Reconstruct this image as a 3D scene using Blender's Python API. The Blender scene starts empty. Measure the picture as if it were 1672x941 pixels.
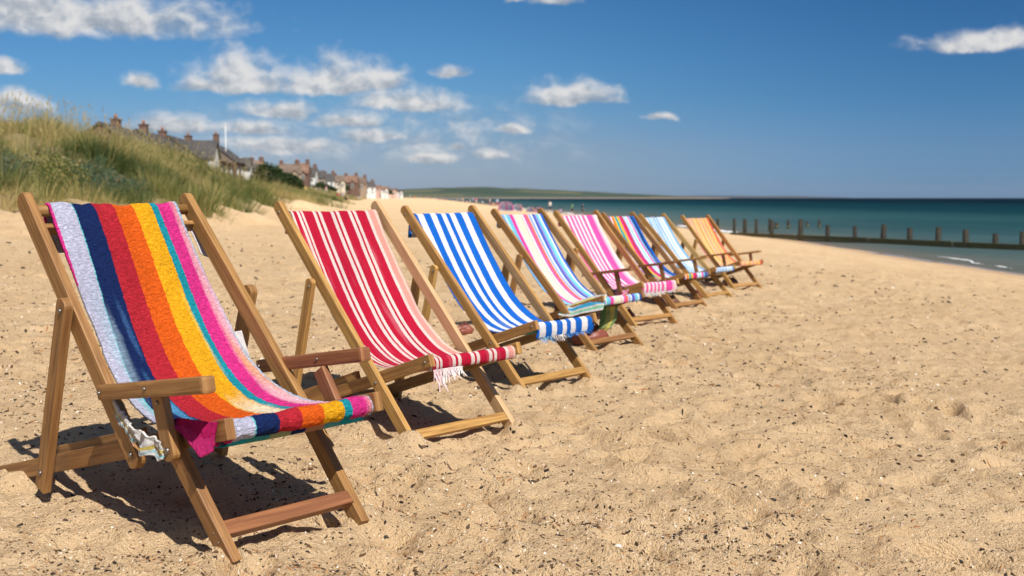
import bpy, bmesh, math, random
import numpy as np
from mathutils import Vector, Matrix
R = math.radians
sc = bpy.context.scene
COL = sc.collection
random.seed(7)
CAMZ = 1.066
F = 1750.0
PITCH = math.atan2(147.5, F)
SUN_EL, SUN_AZ = R(50), R(150)
SEA = -1.40

# ------------------------------------------------------------------ noise
def _h(ix, iy, s):
    n = (ix.astype(np.int64) * 374761393 + iy.astype(np.int64) * 668265263 + s * 1442695041) & 0xFFFFFFFF
    n = ((n ^ (n >> 13)) * 1274126177) & 0xFFFFFFFF
    return ((n ^ (n >> 16)) & 0xFFFFFF) / float(0xFFFFFF)
def vn(x, y, s=0):
    x = np.asarray(x, float); y = np.asarray(y, float)
    x0 = np.floor(x); y0 = np.floor(y); fx = x - x0; fy = y - y0
    fx = fx*fx*fx*(fx*(fx*6-15)+10); fy = fy*fy*fy*(fy*(fy*6-15)+10)
    a = _h(x0, y0, s); b = _h(x0+1, y0, s); c = _h(x0, y0+1, s); d = _h(x0+1, y0+1, s)
    return (a+(b-a)*fx)*(1-fy)+(c+(d-c)*fx)*fy
def fbm(x, y, s=0, o=4):
    t = 0; a = .5; w = 0
    for k in range(o):
        t = t + a*vn(np.asarray(x)*2**k+17.3*k, np.asarray(y)*2**k+9.1*k, s+k); w += a; a *= .5
    return t/w
def sst(x, a, b):
    t = np.clip((x-a)/(b-a), 0, 1); return t*t*(3-2*t)

# ------------------------------------------------------------------ terrain
def shore_x(Y): return 17 - .08*np.maximum(0, Y-60)
DFY = [-60, 0, 17.5, 40, 107, 250, 600, 3000]
DFD = [23, 23.5, 25.0, 26.3, 31.5, 38, 56, 90]
HDY = [0, 15, 25, 40, 60, 85, 120, 170, 250, 400, 700, 2500]
HDH = [4.2, 4.2, 3.1, 2.7, 3.5, 2.1, 1.7, 1.6, 1.6, 1.6, 1.8, 6.0]
MOUNDS = []
_pr = np.random.default_rng(77)
PRINTS = []
for _ in range(75):                                     # trails of barefoot prints over the dry sand
    y = 3.0*math.exp(_pr.uniform(0, 1.75)); x = _pr.uniform(-.42, .55)*y; a = _pr.uniform(0, 6.28); st = _pr.uniform(.5, .66)
    for k in range(int(_pr.integers(3, 9))):
        sd = .07 if k % 2 else -.07
        PRINTS.append((x+math.cos(a)*st*k-math.sin(a)*sd, y+math.sin(a)*st*k+math.cos(a)*sd, a+_pr.normal(0, .15), _pr.uniform(.016, .036))); a += _pr.normal(0, .12)
def shore_d(X, Y): return shore_x(Y) - X
def dune_e(X, Y):
    return shore_d(X, Y) - np.interp(Y, DFY, DFD) + (vn(X*.12, Y*.12, 5)-.5)*5*sst(Y, -5, 20) + (vn(X*.45, Y*.45, 6)-.5)*1.6
def height(X, Y, detail=True):
    X = np.asarray(X, float); Y = np.asarray(Y, float)
    d = shore_d(X, Y)
    dd = np.where(d > 30, 30+(d-30)*.22, d)
    dd = np.minimum(dd, 60)
    z = -.0061*np.clip(Y, -10, 20) + .0486*(np.maximum(dd, -60)-17)
    z = z - .5*sst(-d, -14, 2) - .05*np.maximum(0, -d-1)
    z = np.maximum(z, -5)
    e = dune_e(X, Y)
    hd = np.interp(Y, HDY, HDH)
    up = np.clip(e/11, 0, 1)
    prof = up**1.25*(1-.25*up) / .75
    back = 1-.4*sst(e, 15, 28)
    lum = (fbm(X*.16, Y*.16, 11, 3)-.5)*1.5*sst(e, 0, 6)*(1-.5*sst(e, 12, 16))
    z = z + 2.4*sst(Y, 150, 300)*sst(e, 3, 26)*(1-sst(Y, 700, 1300))
    z = z + hd*prof*back + lum*sst(Y, -2, 15)
    if detail:
        r = np.hypot(X, Y); land = sst(d, -1, 3)
        a = np.abs(fbm(X*1.5, Y*1.5, 21, 3)-.5)*2
        z = z + land*((fbm(X*.55, Y*.55, 31, 2)-.5)*.075 + (a-.25)*.065*(1-sst(r, 25, 60)))
        k = (1+.5*sst(r, 8, 16))*(1-sst(r, 32, 60))*land*sst(d, 2.5, 6)
        b = fbm(X*4.2, Y*4.2, 41, 3)
        z = z + k*((b-.5)*.050 + (fbm(X*15, Y*15, 51, 3)-.5)*.030)
        k2 = sst(e, -1.5, 1)*(1-sst(r, 60, 120))
        z = z + k2*(fbm(X*.9, Y*.9, 61, 3)-.5)*.45
    if detail and X.size > 20:
        Zf = z.reshape(-1); Xf = X.reshape(-1); Yf = Y.reshape(-1)
        idx = np.nonzero((np.abs(Xf) < 14) & (Yf > 1) & (Yf < 22))[0]; Xs_, Ys_ = Xf[idx], Yf[idx]
        for (mx, my, a, dp) in PRINTS:
            w = np.nonzero((np.abs(Xs_-mx) < .32) & (np.abs(Ys_-my) < .32))[0]
            if len(w) == 0: continue
            dx = Xs_[w]-mx; dy = Ys_[w]-my; p = dx*math.cos(a)+dy*math.sin(a); q = -dx*math.sin(a)+dy*math.cos(a)
            r2 = (p/.135)**2+(q/.058)**2; r3 = (p/.19)**2+(q/.105)**2
            Zf[idx[w]] += -dp*np.exp(-r2*r2)*1.2 + dp*.55*np.exp(-(r3-1)**2*3)
        z = Zf.reshape(X.shape)
    for (mx, my, mh, mr) in MOUNDS:
        z = z + mh*np.exp(-((X-mx)**2+(Y-my)**2)/(mr*mr))
    return z
def hz(x, y, detail=True): return float(height(np.array([x]), np.array([y]), detail)[0])
def ray(u, v):
    c, s = math.cos(PITCH), math.sin(PITCH); dx = (u-836)/F; dv = (470.5-v)/F
    return np.array([dx, c+dv*s, -s+dv*c])
def spot(u, Y):                                     # ground point at distance Y on the bearing of u
    x = (u-836)/F*Y*1.0; return x, Y, hz(x, Y)
def ground_hit(u, v, y0=2.5, y1=400):
    d = ray(u, v); ys = np.geomspace(y0, y1, 4000); t = ys/d[1]
    P = d[None, :]*t[:, None]; h = height(P[:, 0], P[:, 1], False); below = (P[:, 2]+CAMZ) < h
    i = int(np.argmax(below)) if below.any() else len(ys)-1
    return P[i, 0], P[i, 1], float(h[i])

# ------------------------------------------------------------------ node helpers
class G:
    def __init__(s, nt): s.t = nt
    def n(s, typ, ins=None, **props):
        k = s.t.nodes.new(typ)
        for a, b in props.items(): setattr(k, a, b)
        for a, b in (ins or {}).items(): s.set(k.inputs[a], b)
        return k
    def set(s, sock, v):
        if isinstance(v, bpy.types.NodeSocket): s.t.links.new(v, sock)
        else:
            if hasattr(sock, 'default_value'):
                dv = sock.default_value
                if hasattr(dv, '__len__') and not isinstance(v, (tuple, list)): v = (v,)*len(dv)
                if hasattr(dv, '__len__') and len(dv) == 4 and len(v) == 3: v = (*v, 1)
                sock.default_value = v
    def m(s, op, a, b=None, c=None, clamp=False):
        k = s.n('ShaderNodeMath', operation=op, use_clamp=clamp)
        for i, v in enumerate((a, b, c)):
            if v is not None: s.set(k.inputs[i], v)
        return k.outputs[0]
    def vm(s, op, a, b=None, out=0):
        k = s.n('ShaderNodeVectorMath', operation=op); s.set(k.inputs[0], a)
        if b is not None: s.set(k.inputs[3 if op == 'SCALE' else 1], b)
        return k.outputs[out]
    def ss(s, v, a, b):
        k = s.n('ShaderNodeMapRange', {'Value': v, 'From Min': a, 'From Max': b}, interpolation_type='SMOOTHSTEP'); return k.outputs[0]
    def mr(s, v, a, b, c=0., d=1.):
        return s.n('ShaderNodeMapRange', {'Value': v, 'From Min': a, 'From Max': b, 'To Min': c, 'To Max': d}).outputs[0]
    def mix(s, f, a, b, blend='MIX'):
        k = s.n('ShaderNodeMix', data_type='RGBA', blend_type=blend)
        s.set(k.inputs[0], f); s.set(k.inputs[6], a); s.set(k.inputs[7], b); return k.outputs[2]
    def noise(s, vec, scale, detail=3, rough=.5, dist=0, out=0):
        k = s.n('ShaderNodeTexNoise', {'Scale': scale, 'Detail': detail, 'Roughness': rough, 'Distortion': dist})
        if vec is not None: s.set(k.inputs['Vector'], vec)
        return k.outputs[out]
    def ramp(s, f, stops, interp='LINEAR'):
        k = s.n('ShaderNodeValToRGB'); cr = k.color_ramp; cr.interpolation = interp
        while len(cr.elements) < len(stops): cr.elements.new(0.5)
        while len(cr.elements) > len(stops): cr.elements.remove(cr.elements[-1])
        for e, (p, c) in zip(cr.elements, stops):
            e.position = p
        for e, (p, c) in zip(cr.elements, stops):
            e.color = (*c, 1) if len(c) == 3 else c
        s.set(k.inputs[0], f); return k.outputs[0]
    def xyz(s, x, y, z=0.):
        return s.n('ShaderNodeCombineXYZ', {0: x, 1: y, 2: z}).outputs[0]
    def sep(s, v):
        k = s.n('ShaderNodeSeparateXYZ', {0: v}); return k.outputs
    def bump(s, h, dist, strength=1., normal=None):
        k = s.n('ShaderNodeBump', {'Height': h, 'Distance': dist, 'Strength': strength})
        if normal is not None: s.set(k.inputs['Normal'], normal)
        return k.outputs[0]
def mat(name):
    m = bpy.data.materials.new(name); m.use_nodes = True
    nt = m.node_tree; b = nt.nodes['Principled BSDF']; g = G(nt)
    def P(k, v): g.set(b.inputs[k], v)
    return m, g, P
def flat(name, col, rough=.6, var=.15, scale=8., spec=.3, bump=0.):
    m, g, P = mat(name); tc = g.n('ShaderNodeTexCoord').outputs['Object']
    n = g.noise(tc, scale, 4, .6)
    P('Base Color', g.mix(n, tuple(c*(1-var) for c in col), tuple(min(1, c*(1+var)) for c in col)))
    P('Roughness', rough); P('Specular IOR Level', spec)
    if bump: P('Normal', g.bump(n, bump))
    return m

# ------------------------------------------------------------------ object helpers
def link(o, parent=None):
    COL.objects.link(o)
    if parent is not None: o.parent = parent
    return o
def tag(o, label=None, cat=None, group=None, kind=None):
    for k, v in (('label', label), ('category', cat), ('group', group), ('kind', kind)):
        if v: o[k] = v
    return o
def empty(name, loc=(0, 0, 0), rz=0., label=None, cat=None, group=None):
    o = bpy.data.objects.new(name, None); o.location = loc; o.rotation_euler = (0, 0, rz); o.empty_display_size = .2
    link(o); return tag(o, label, cat, group)
def obj(name, me, m, parent=None, smooth=False):
    if isinstance(me, bmesh.types.BMesh):
        bm = me; me = bpy.data.meshes.new(name); bm.normal_update(); bm.to_mesh(me); bm.free()
    if m is not None:
        for x in (m if isinstance(m, (list, tuple)) else [m]): me.materials.append(x)
    if smooth: me.polygons.foreach_set('use_smooth', [True]*len(me.polygons))
    o = bpy.data.objects.new(name, me); return link(o, parent)
def np_mesh(name, V, Fq, uv=None, attrs=None, smooth=True):
    me = bpy.data.meshes.new(name); V = np.asarray(V, np.float32); Fq = np.asarray(Fq, np.int32); k = Fq.shape[1]
    me.vertices.add(len(V)); me.vertices.foreach_set('co', V.ravel())
    me.loops.add(Fq.size); me.loops.foreach_set('vertex_index', Fq.ravel())
    me.polygons.add(len(Fq)); me.polygons.foreach_set('loop_start', np.arange(0, Fq.size, k, dtype=np.int32))
    me.polygons.foreach_set('loop_total', np.full(len(Fq), k, np.int32))
    if smooth: me.polygons.foreach_set('use_smooth', np.ones(len(Fq), bool))
    me.update(calc_edges=True)
    if uv is not None:
        l = me.uv_layers.new(name='UVMap'); l.data.foreach_set('uv', np.asarray(uv, np.float32)[Fq.ravel()].ravel())
    for n, a in (attrs or {}).items():
        at = me.attributes.new(n, 'FLOAT', 'POINT'); at.data.foreach_set('value', np.asarray(a, np.float32))
    return me
def grid_faces(nu, nv, close=False):
    i = np.arange(nv-1)[:, None]*nu + np.arange(nu-1)[None, :]
    return np.stack([i, i+1, i+1+nu, i+nu], -1).reshape(-1, 4)

def board_bm(p0, p1, n, width, th, r0=False, r1=False, bev=.0035):
    """a plank from p0 to p1, its broad face square to n; ends rounded where asked; UV in metres along the grain"""
    p0 = Vector(p0); p1 = Vector(p1); n = Vector(n); L = (p1-p0).length; ax = (p1-p0).normalized()
    n = (n - ax*n.dot(ax)).normalized(); w = n.cross(ax).normalized(); h = width/2
    pts = []
    if r0:
        for k in range(9): a = math.pi/2+math.pi*k/8; pts.append((h*.75*math.cos(a)+h*.4, h*math.sin(a)))
    else: pts += [(0, h), (0, -h)]
    if r1:
        for k in range(9): a = -math.pi/2+math.pi*k/8; pts.append((L+h*.75*math.cos(a)-h*.4, h*math.sin(a)))
    else: pts += [(L, -h), (L, h)]
    bm = bmesh.new()
    A = [bm.verts.new((x, y, -th/2)) for x, y in pts]; B = [bm.verts.new((x, y, th/2)) for x, y in pts]
    bm.faces.new(A[::-1]); bm.faces.new(B); k = len(pts)
    for i in range(k): bm.faces.new((A[i], A[(i+1) % k], B[(i+1) % k], B[i]))
    if bev: bmesh.ops.bevel(bm, geom=[e for e in bm.edges if abs(e.verts[0].co.z-e.verts[1].co.z) < 1e-6 or not (r0 or r1)], offset=bev, segments=2, affect='EDGES', profile=.6)
    uvl = bm.loops.layers.uv.new('UVMap')
    ro = random.random()*9
    for f in bm.faces:
        sidef = abs(f.normal.z) < .5
        for l in f.loops:
            c = l.vert.co; l[uvl].uv = (c.x+ro, (c.z+.3 if sidef else c.y)+ro*3.1)
    M = Matrix((( ax.x, w.x, n.x, p0.x), (ax.y, w.y, n.y, p0.y), (ax.z, w.z, n.z, p0.z), (0, 0, 0, 1)))
    bm.transform(M); bmesh.ops.recalc_face_normals(bm, faces=bm.faces)
    return bm
def board(name, p0, p1, n, width, th, m, parent, r0=False, r1=False, bev=.0035):
    return obj(name, board_bm(p0, p1, n, width, th, r0, r1, bev), m, parent)
def rod_bm(p0, p1, r0, r1=None, seg=14, bm=None, cap=True):
    own = bm or bmesh.new(); p0 = Vector(p0); p1 = Vector(p1); r1 = r0 if r1 is None else r1
    ax = (p1-p0).normalized(); a = ax.orthogonal().normalized(); b = ax.cross(a); L = (p1-p0).length
    uvl = own.loops.layers.uv.get('UVMap') or own.loops.layers.uv.new('UVMap')
    A, B = [], []
    for k in range(seg):
        t = 2*math.pi*k/seg; o = a*math.cos(t)+b*math.sin(t); A.append(own.verts.new(p0+o*r0)); B.append(own.verts.new(p1+o*r1))
    for k in range(seg):
        f = own.faces.new((A[k], A[(k+1) % seg], B[(k+1) % seg], B[k])); f.smooth = True
        for l, uv in zip(f.loops, ((0, k*.01), (0, k*.01+.01), (L, k*.01+.01), (L, k*.01))): l[uvl].uv = uv
    if cap: own.faces.new(A[::-1]); own.faces.new(B)
    return own
def rod(name, p0, p1, r0, m, parent=None, r1=None, seg=14): return obj(name, rod_bm(p0, p1, r0, r1, seg), m, parent)
def box_into(bm, c, s, rz=0.):
    m = Matrix.Translation(Vector(c)) @ Matrix.Rotation(rz, 4, 'Z') @ Matrix.Diagonal((*s, 1))
    return bmesh.ops.create_cube(bm, size=1, matrix=m)
def box(name, c, s, m, parent=None, bev=0.):
    bm = bmesh.new(); box_into(bm, c, s)
    if bev: bmesh.ops.bevel(bm, geom=bm.edges[:], offset=bev, segments=2, affect='EDGES')
    return obj(name, bm, m, parent)

# ------------------------------------------------------------------ camera, light, sky
cam = bpy.data.cameras.new('camera'); co = bpy.data.objects.new('camera', cam); link(co)
co.location = (0, 0, CAMZ); co.rotation_euler = (math.pi/2-PITCH, 0, 0)
cam.sensor_width = 36; cam.lens = 36*F/1672; cam.clip_end = 60000; cam.clip_start = .05
cam.dof.use_dof = True; cam.dof.focus_distance = 3.9; cam.dof.aperture_fstop = 3.9
sc.camera = co
S = Vector((math.sin(SUN_AZ)*math.cos(SUN_EL), math.cos(SUN_AZ)*math.cos(SUN_EL), math.sin(SUN_EL)))
sun = bpy.data.lights.new('sun', 'SUN'); sun.energy = 5.0; sun.angle = R(.5); sun.color = (1, .94, .85)
so = bpy.data.objects.new('sun', sun); link(so); so.rotation_euler = (-S).to_track_quat('-Z', 'Y').to_euler(); so.location = (0, 0, 30)
sc.view_settings.view_transform = 'Standard'; sc.view_settings.look = 'None'; sc.view_settings.gamma = 1
sc.view_settings.exposure = 0.36; sc.view_settings.use_curve_mapping = False

W = bpy.data.worlds.new('World'); sc.world = W; W.use_nodes = True
g = G(W.node_tree); W.node_tree.nodes.clear()
sky = g.n('ShaderNodeTexSky', sky_type='NISHITA', sun_disc=False, sun_elevation=SUN_EL, sun_rotation=SUN_AZ, altitude=0, air_density=1.0, dust_density=.35, ozone_density=2.2)
dirv = g.n('ShaderNodeTexCoord').outputs['Generated']
x, y, z = g.sep(dirv)[:3]
az = g.m('ARCTAN2', x, y); el = g.m('ARCSINE', z)
# (u, v, half width, height above the flat base, depth below it), measured in the photograph
CL = [(400, 142, 115, 64, 13), (545, 143, 125, 58, 13), (620, 138, 55, 50, 14), (330, 144, 55, 30, 10), (665, 172, 118, 38, 12), (930, 164, 92, 40, 9), (455, 184, 78, 26, 12), (150, 34, 250, 60, 28), (40, 10, 120, 40, 30),
      (231, 137, 32, 22, 10), (10, 114, 36, 24, 10), (735, 119, 36, 16, 8), (1592, 76, 112, 26, 9), (1640, 66, 60, 24, 12), (1080, 194, 34, 11, 5), (838, 214, 40, 14, 7),
      (285, 210, 90, 26, 10), (410, 214, 80, 22, 10), (30, 170, 60, 26, 26), (560, 200, 70, 22, 10), (745, 243, 20, 13, 6), (800, 256, 40, 18, 7), (610, 224, 80, 20, 9),
      (470, 240, 120, 22, 14), (905, 2, 45, 14, 8), (840, 1, 20, 9, 5), (700, 262, 60, 14, 8)]
p2 = g.xyz(g.m('MULTIPLY', az, 1.0), g.m('MULTIPLY', el, 1.35), 0.)
wv = g.vm('SUBTRACT', g.noise(p2, 26, 4, .6, out=1), (.5, .5, .5))
wp = g.vm('ADD', p2, g.vm('SCALE', wv, .022))
waz, wel = g.sep(g.vm('ADD', g.xyz(az, el, 0.), g.vm('SCALE', wv, .014)))[:2]
best = None; vert = None
for (u, v, hw, up, dn) in CL:
    d = ray(u, v); d = d/np.linalg.norm(d); a0 = math.atan2(d[0], d[1]); e0 = math.asin(d[2])
    du = g.m('MULTIPLY', g.m('SUBTRACT', waz, a0), F/hw)
    dv = g.m('SUBTRACT', wel, e0)
    dvn = g.m('MAXIMUM', g.m('MULTIPLY', dv, F/up), g.m('MULTIPLY', dv, -F/dn))
    q = g.m('SUBTRACT', 1.0, g.m('SQRT', g.m('ADD', g.m('MULTIPLY', du, du), g.m('MULTIPLY', dvn, dvn))))
    hgt = g.m('MULTIPLY', dv, F/up)
    if best is None: best, vert = q, hgt
    else:
        gt = g.m('GREATER_THAN', q, best)
        vert = g.m('ADD', g.m('MULTIPLY', vert, g.m('SUBTRACT', 1., gt)), g.m('MULTIPLY', hgt, gt))
        best = g.m('MAXIMUM', q, best)
f1 = g.noise(wp, 34, 6, .54); f2 = g.noise(g.vm('ADD', wp, (.005, .009, 0)), 34, 6, .54)
dens = g.m('ADD', best, g.m('MULTIPLY', g.m('SUBTRACT', f1, .50), 1.35))
alpha = g.ss(dens, -.08, .70)
# thin veil of small cloud low over the land
vl = g.m('MULTIPLY', g.ss(el, .018, .05), g.m('SUBTRACT', 1.0, g.ss(el, .06, .1)))
vl = g.m('MULTIPLY', vl, g.m('MULTIPLY', g.ss(az, -.33, -.2), g.m('SUBTRACT', 1., g.ss(az, -.06, .12))))
veil = g.m('MULTIPLY', g.ss(g.noise(wp, 30, 5, .6), .38, .75), g.m('MULTIPLY', vl, .85))
alpha = g.m('MAXIMUM', alpha, veil)
shade = g.m('ADD', g.m('ADD', .42, g.m('MULTIPLY', g.m('SUBTRACT', f1, f2), 3.0)), g.m('MULTIPLY', g.ss(vert, -.25, .7), .52), clamp=True)
ccol = g.ramp(shade, [(0., (.40, .46, .54)), (.45, (.62, .65, .70)), (.8, (.88, .88, .88)), (1., (.98, .96, .94))])
# clear polarised summer sky: deep blue toward the sea, paler over the land
tint = g.ramp(g.mr(el, 0, R(40), 0, 1), [(0., (.155, .325, .74)), (.064, (.164, .303, .584)), (.132, (.117, .285, .508)), (.255, (.088, .26, .455)), (.7, (.34, .41, .47)), (1., (.42, .46, .48))])
landw = g.mix(g.m('SUBTRACT', 1., g.ss(az, R(-7), R(25))), (1., 1., 1.), (1.95, 1.5, 1.28))
lowl = g.mix(g.m('MULTIPLY', g.m('SUBTRACT', 1., g.ss(az, R(-2), R(18))), g.m('SUBTRACT', 1., g.ss(el, R(1), R(7)))), (1., 1., 1.), (1.05, .88, .78))
skyc = g.mix(1., g.mix(1., g.mix(1., sky.outputs[0], tint, 'MULTIPLY'), landw, 'MULTIPLY'), lowl, 'MULTIPLY')
bg1 = g.n('ShaderNodeBackground', {'Color': skyc, 'Strength': .10})
bg2 = g.n('ShaderNodeBackground', {'Color': ccol, 'Strength': .62})
mx = g.n('ShaderNodeMixShader', {0: g.m('MULTIPLY', alpha, .93), 1: bg1.outputs[0], 2: bg2.outputs[0]})
g.t.links.new(mx.outputs[0], g.n('ShaderNodeOutputWorld').inputs[0])

# ------------------------------------------------------------------ materials
def sand_mat():
    m, g, P = mat('sand'); geo = g.n('ShaderNodeNewGeometry').outputs['Position']
    d = g.n('ShaderNodeAttribute', attribute_name='shore').outputs['Fac']
    e = g.n('ShaderNodeAttribute', attribute_name='dune').outputs['Fac']
    n1 = g.noise(geo, .8, 4, .6); n2 = g.noise(geo, 9, 5, .65); n3 = g.noise(geo, 300, 2, .7); n4 = g.noise(geo, 55, 3, .7)
    c = g.mix(g.ss(n1, .3, .7), (.72, .50, .282), (.82, .59, .352))
    c = g.mix(g.ss(n2, .50, .78), c, (.53, .335, .175))
    c = g.mix(g.m('MULTIPLY', g.ss(n4, .5, .75), .6), c, (.78, .61, .41))
    n5 = g.noise(geo, 130, 2, .6); c = g.mix(g.m('MULTIPLY', g.ss(n5, .55, .75), .32), c, (.40, .25, .13))
    c = g.mix(g.m('MULTIPLY', g.ss(n3, .45, .75), .35), c, (.43, .28, .155))
    vo = g.n('ShaderNodeTexVoronoi', {'Vector': geo, 'Scale': 75., 'Randomness': 1.})
    pick = g.sep(vo.outputs['Color'])[0]
    fl = g.m('MULTIPLY', g.m('LESS_THAN', vo.outputs['Distance'], .25), g.m('GREATER_THAN', pick, .87))
    c = g.mix(g.m('MULTIPLY', fl, .75), c, (.10, .07, .05))
    vo2 = g.n('ShaderNodeTexVoronoi', {'Vector': geo, 'Scale': 30., 'Randomness': 1.}); pk2 = g.sep(vo2.outputs['Color'])[1]
    c = g.mix(g.m('MULTIPLY', g.m('MULTIPLY', g.m('LESS_THAN', vo2.outputs['Distance'], .17), g.m('GREATER_THAN', pk2, .80)), .7), c, (.15, .09, .055))
    fl2 = g.m('MULTIPLY', g.m('LESS_THAN', vo.outputs['Distance'], .22), g.m('LESS_THAN', pick, .09))
    c = g.mix(g.m('MULTIPLY', fl2, .8), c, (.85, .80, .70))
    wn = g.m('ADD', d, g.m('MULTIPLY', g.m('SUBTRACT', g.noise(geo, .25, 3), .5), 2.2))
    damp = g.m('SUBTRACT', 1.0, g.ss(wn, 1.2, 4.4)); wet = g.m('SUBTRACT', 1.0, g.ss(wn, .7, 1.9))
    c = g.mix(g.m('MULTIPLY', g.ss(g.noise(geo, 3.2, 3, .6), .55, .78), .4), c, (.42, .265, .14))
    c = g.mix(g.m('MULTIPLY', damp, .7), c, (.30, .20, .125))
    # thatch and humus under the dune grass
    gr = g.m('MULTIPLY', g.ss(g.m('ADD', e, g.m('MULTIPLY', g.noise(geo, .5, 3), 4.5)), 3.2, 5.5), .85)
    c = g.mix(gr, c, g.mix(g.noise(geo, 3, 4), (.10, .095, .035), (.24, .19, .09)))
    P('Base Color', c); P('Roughness', g.mr(wet, 0, 1, .92, .12)); P('Specular IOR Level', g.mr(wet, 0, 1, .15, .5))
    hb = g.m('ADD', g.m('MULTIPLY', n4, .6), g.m('MULTIPLY', n3, .25)); hb = g.m('ADD', hb, g.m('ADD', g.m('MULTIPLY', n2, .8), g.m('MULTIPLY', n5, .35)))
    P('Normal', g.bump(hb, g.mr(damp, 0, 1, .042, .003), 1.))
    return m
def wood_mat(name, light, dark, rough=.42):
    m, g, P = mat(name); uv = g.n('ShaderNodeUVMap').outputs[0]; u, v = g.sep(uv)[:2]
    rnd = g.n('ShaderNodeObjectInfo').outputs['Random']
    off = g.m('MULTIPLY', rnd, 31.)
    p = g.xyz(g.m('ADD', g.m('MULTIPLY', u, 3.), off), g.m('MULTIPLY', v, 70.), off)
    n = g.noise(p, 1.0, 5, .62, .6); p2 = g.xyz(g.m('ADD', g.m('MULTIPLY', u, 14.), off), g.m('MULTIPLY', v, 420.), off); n2 = g.noise(p2, 1., 3, .6)
    c = g.mix(g.ss(n, .3, .72), light, dark)
    c = g.mix(g.m('MULTIPLY', g.ss(n2, .5, .75), .4), c, tuple(k*.55 for k in dark))
    blot = g.noise(g.xyz(g.m('ADD', u, off), g.m('MULTIPLY', v, 4.), off), 4.5, 3, .6)
    c = g.mix(g.m('MULTIPLY', g.ss(blot, .55, .8), .35), c, tuple(k*.7 for k in dark))
    hs = g.n('ShaderNodeHueSaturation', {'Hue': g.mr(rnd, 0, 1, .492, .506), 'Value': g.mr(rnd, 0, 1, .86, 1.12), 'Color': c})
    P('Base Color', hs.outputs[0]); P('Roughness', g.mr(n, 0, 1, rough-.1, rough+.2)); P('Specular IOR Level', .4)
    P('Normal', g.bump(g.m('ADD', n, g.m('MULTIPLY', n2, .6)), .0012, .7)); return m
def fabric_mat(name, stops, terry=1., wob=.004, fade=.0, fadecol=(.8, .75, .75), fade_rng=(.4, 1.2), patches=(), skew=0.):
    m, g, P = mat(name); uv = g.n('ShaderNodeUVMap').outputs[0]; u, v = g.sep(uv)[:2]
    rnd = len(name)*1.37
    pm = g.xyz(g.m('MULTIPLY', u, .55), v, rnd)
    w1 = g.m('SUBTRACT', g.noise(pm, 3., 3, .5), .5); w2 = g.m('SUBTRACT', g.noise(pm, 160, 2), .5)
    uu = g.m('ADD', u, g.m('ADD', g.m('MULTIPLY', w1, wob*6), g.m('MULTIPLY', w2, .012*terry)))
    if skew:      # the towel lies a little askew over the seat
        sk = g.m('MULTIPLY', g.ss(v, .3, 1.1), g.m('SUBTRACT', 1., g.ss(v, 1.40, 1.5)))
        uu = g.m('ADD', uu, g.m('MULTIPLY', g.m('MULTIPLY', sk, skew), g.m('SUBTRACT', 1., g.m('MULTIPLY', u, .55))))
    c = g.ramp(uu, stops, 'CONSTANT')
    for (u0, v0, ru, rv, pc, st) in patches:      # sun-bleached and dyed patches woven into the towelling
        a = g.m('MULTIPLY', g.m('SUBTRACT', u, u0), 1/ru); b = g.m('MULTIPLY', g.m('SUBTRACT', v, v0), 1/rv)
        q = g.m('SQRT', g.m('ADD', g.m('MULTIPLY', a, a), g.m('MULTIPLY', b, b)))
        q = g.m('ADD', q, g.m('MULTIPLY', g.m('SUBTRACT', g.noise(g.xyz(g.m('MULTIPLY', u, 5.), g.m('MULTIPLY', v, 1.6), u0), 3., 4, .6), .5), 1.1))
        c = g.mix(g.m('MULTIPLY', g.m('SUBTRACT', 1., g.ss(q, .35, 1.)), st), c, pc)
    if fade:
        fn = g.noise(g.xyz(g.m('MULTIPLY', u, 7.), g.m('MULTIPLY', v, 1.3), rnd), 1.6, 3, .55)
        k = g.m('MULTIPLY', g.ss(fn, .52, .8), g.m('MULTIPLY', g.ss(v, fade_rng[0], fade_rng[0]+.2), fade))
        c = g.mix(k, c, fadecol)
    lo = g.noise(g.xyz(g.m('MULTIPLY', u, 2.2), g.m('MULTIPLY', v, 1.7), rnd+3.), 1.6, 4, .6)
    c = g.mix(1.0, c, g.n('ShaderNodeCombineColor', {0: g.mr(lo, .25, .75, .84, 1.08), 1: g.mr(lo, .25, .75, .84, 1.08), 2: g.mr(lo, .25, .75, .86, 1.06)}).outputs[0], 'MULTIPLY')
    tn = g.noise(g.xyz(g.m('MULTIPLY', u, .55*75), g.m('MULTIPLY', v, 170.), rnd), 1., 4, .62, 1.2)
    fine = g.noise(pm, 420, 2, .6)
    k = g.m('ADD', g.m('MULTIPLY', g.ss(tn, .25, .75), .55*terry), 1-.32*terry)
    k = g.m('MULTIPLY', k, g.mr(fine, .3, .7, .9, 1.1))
    c = g.mix(1.0, c, g.n('ShaderNodeCombineColor', {0: k, 1: k, 2: k}).outputs[0], 'MULTIPLY')
    P('Base Color', c); P('Roughness', .95); P('Specular IOR Level', .08)
    P('Normal', g.bump(g.m('ADD', g.m('MULTIPLY', tn, terry), g.m('MULTIPLY', fine, .22)), .011 if terry > .9 else .006, 1.))
    bs = g.t.nodes['Principled BSDF']; out = g.t.nodes['Material Output']
    tr = g.n('ShaderNodeBsdfTranslucent', {'Color': c}); ms = g.n('ShaderNodeMixShader', {0: .12, 1: bs.outputs[0], 2: tr.outputs[0]})
    g.t.links.new(ms.outputs[0], out.inputs[0]); return m
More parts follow.
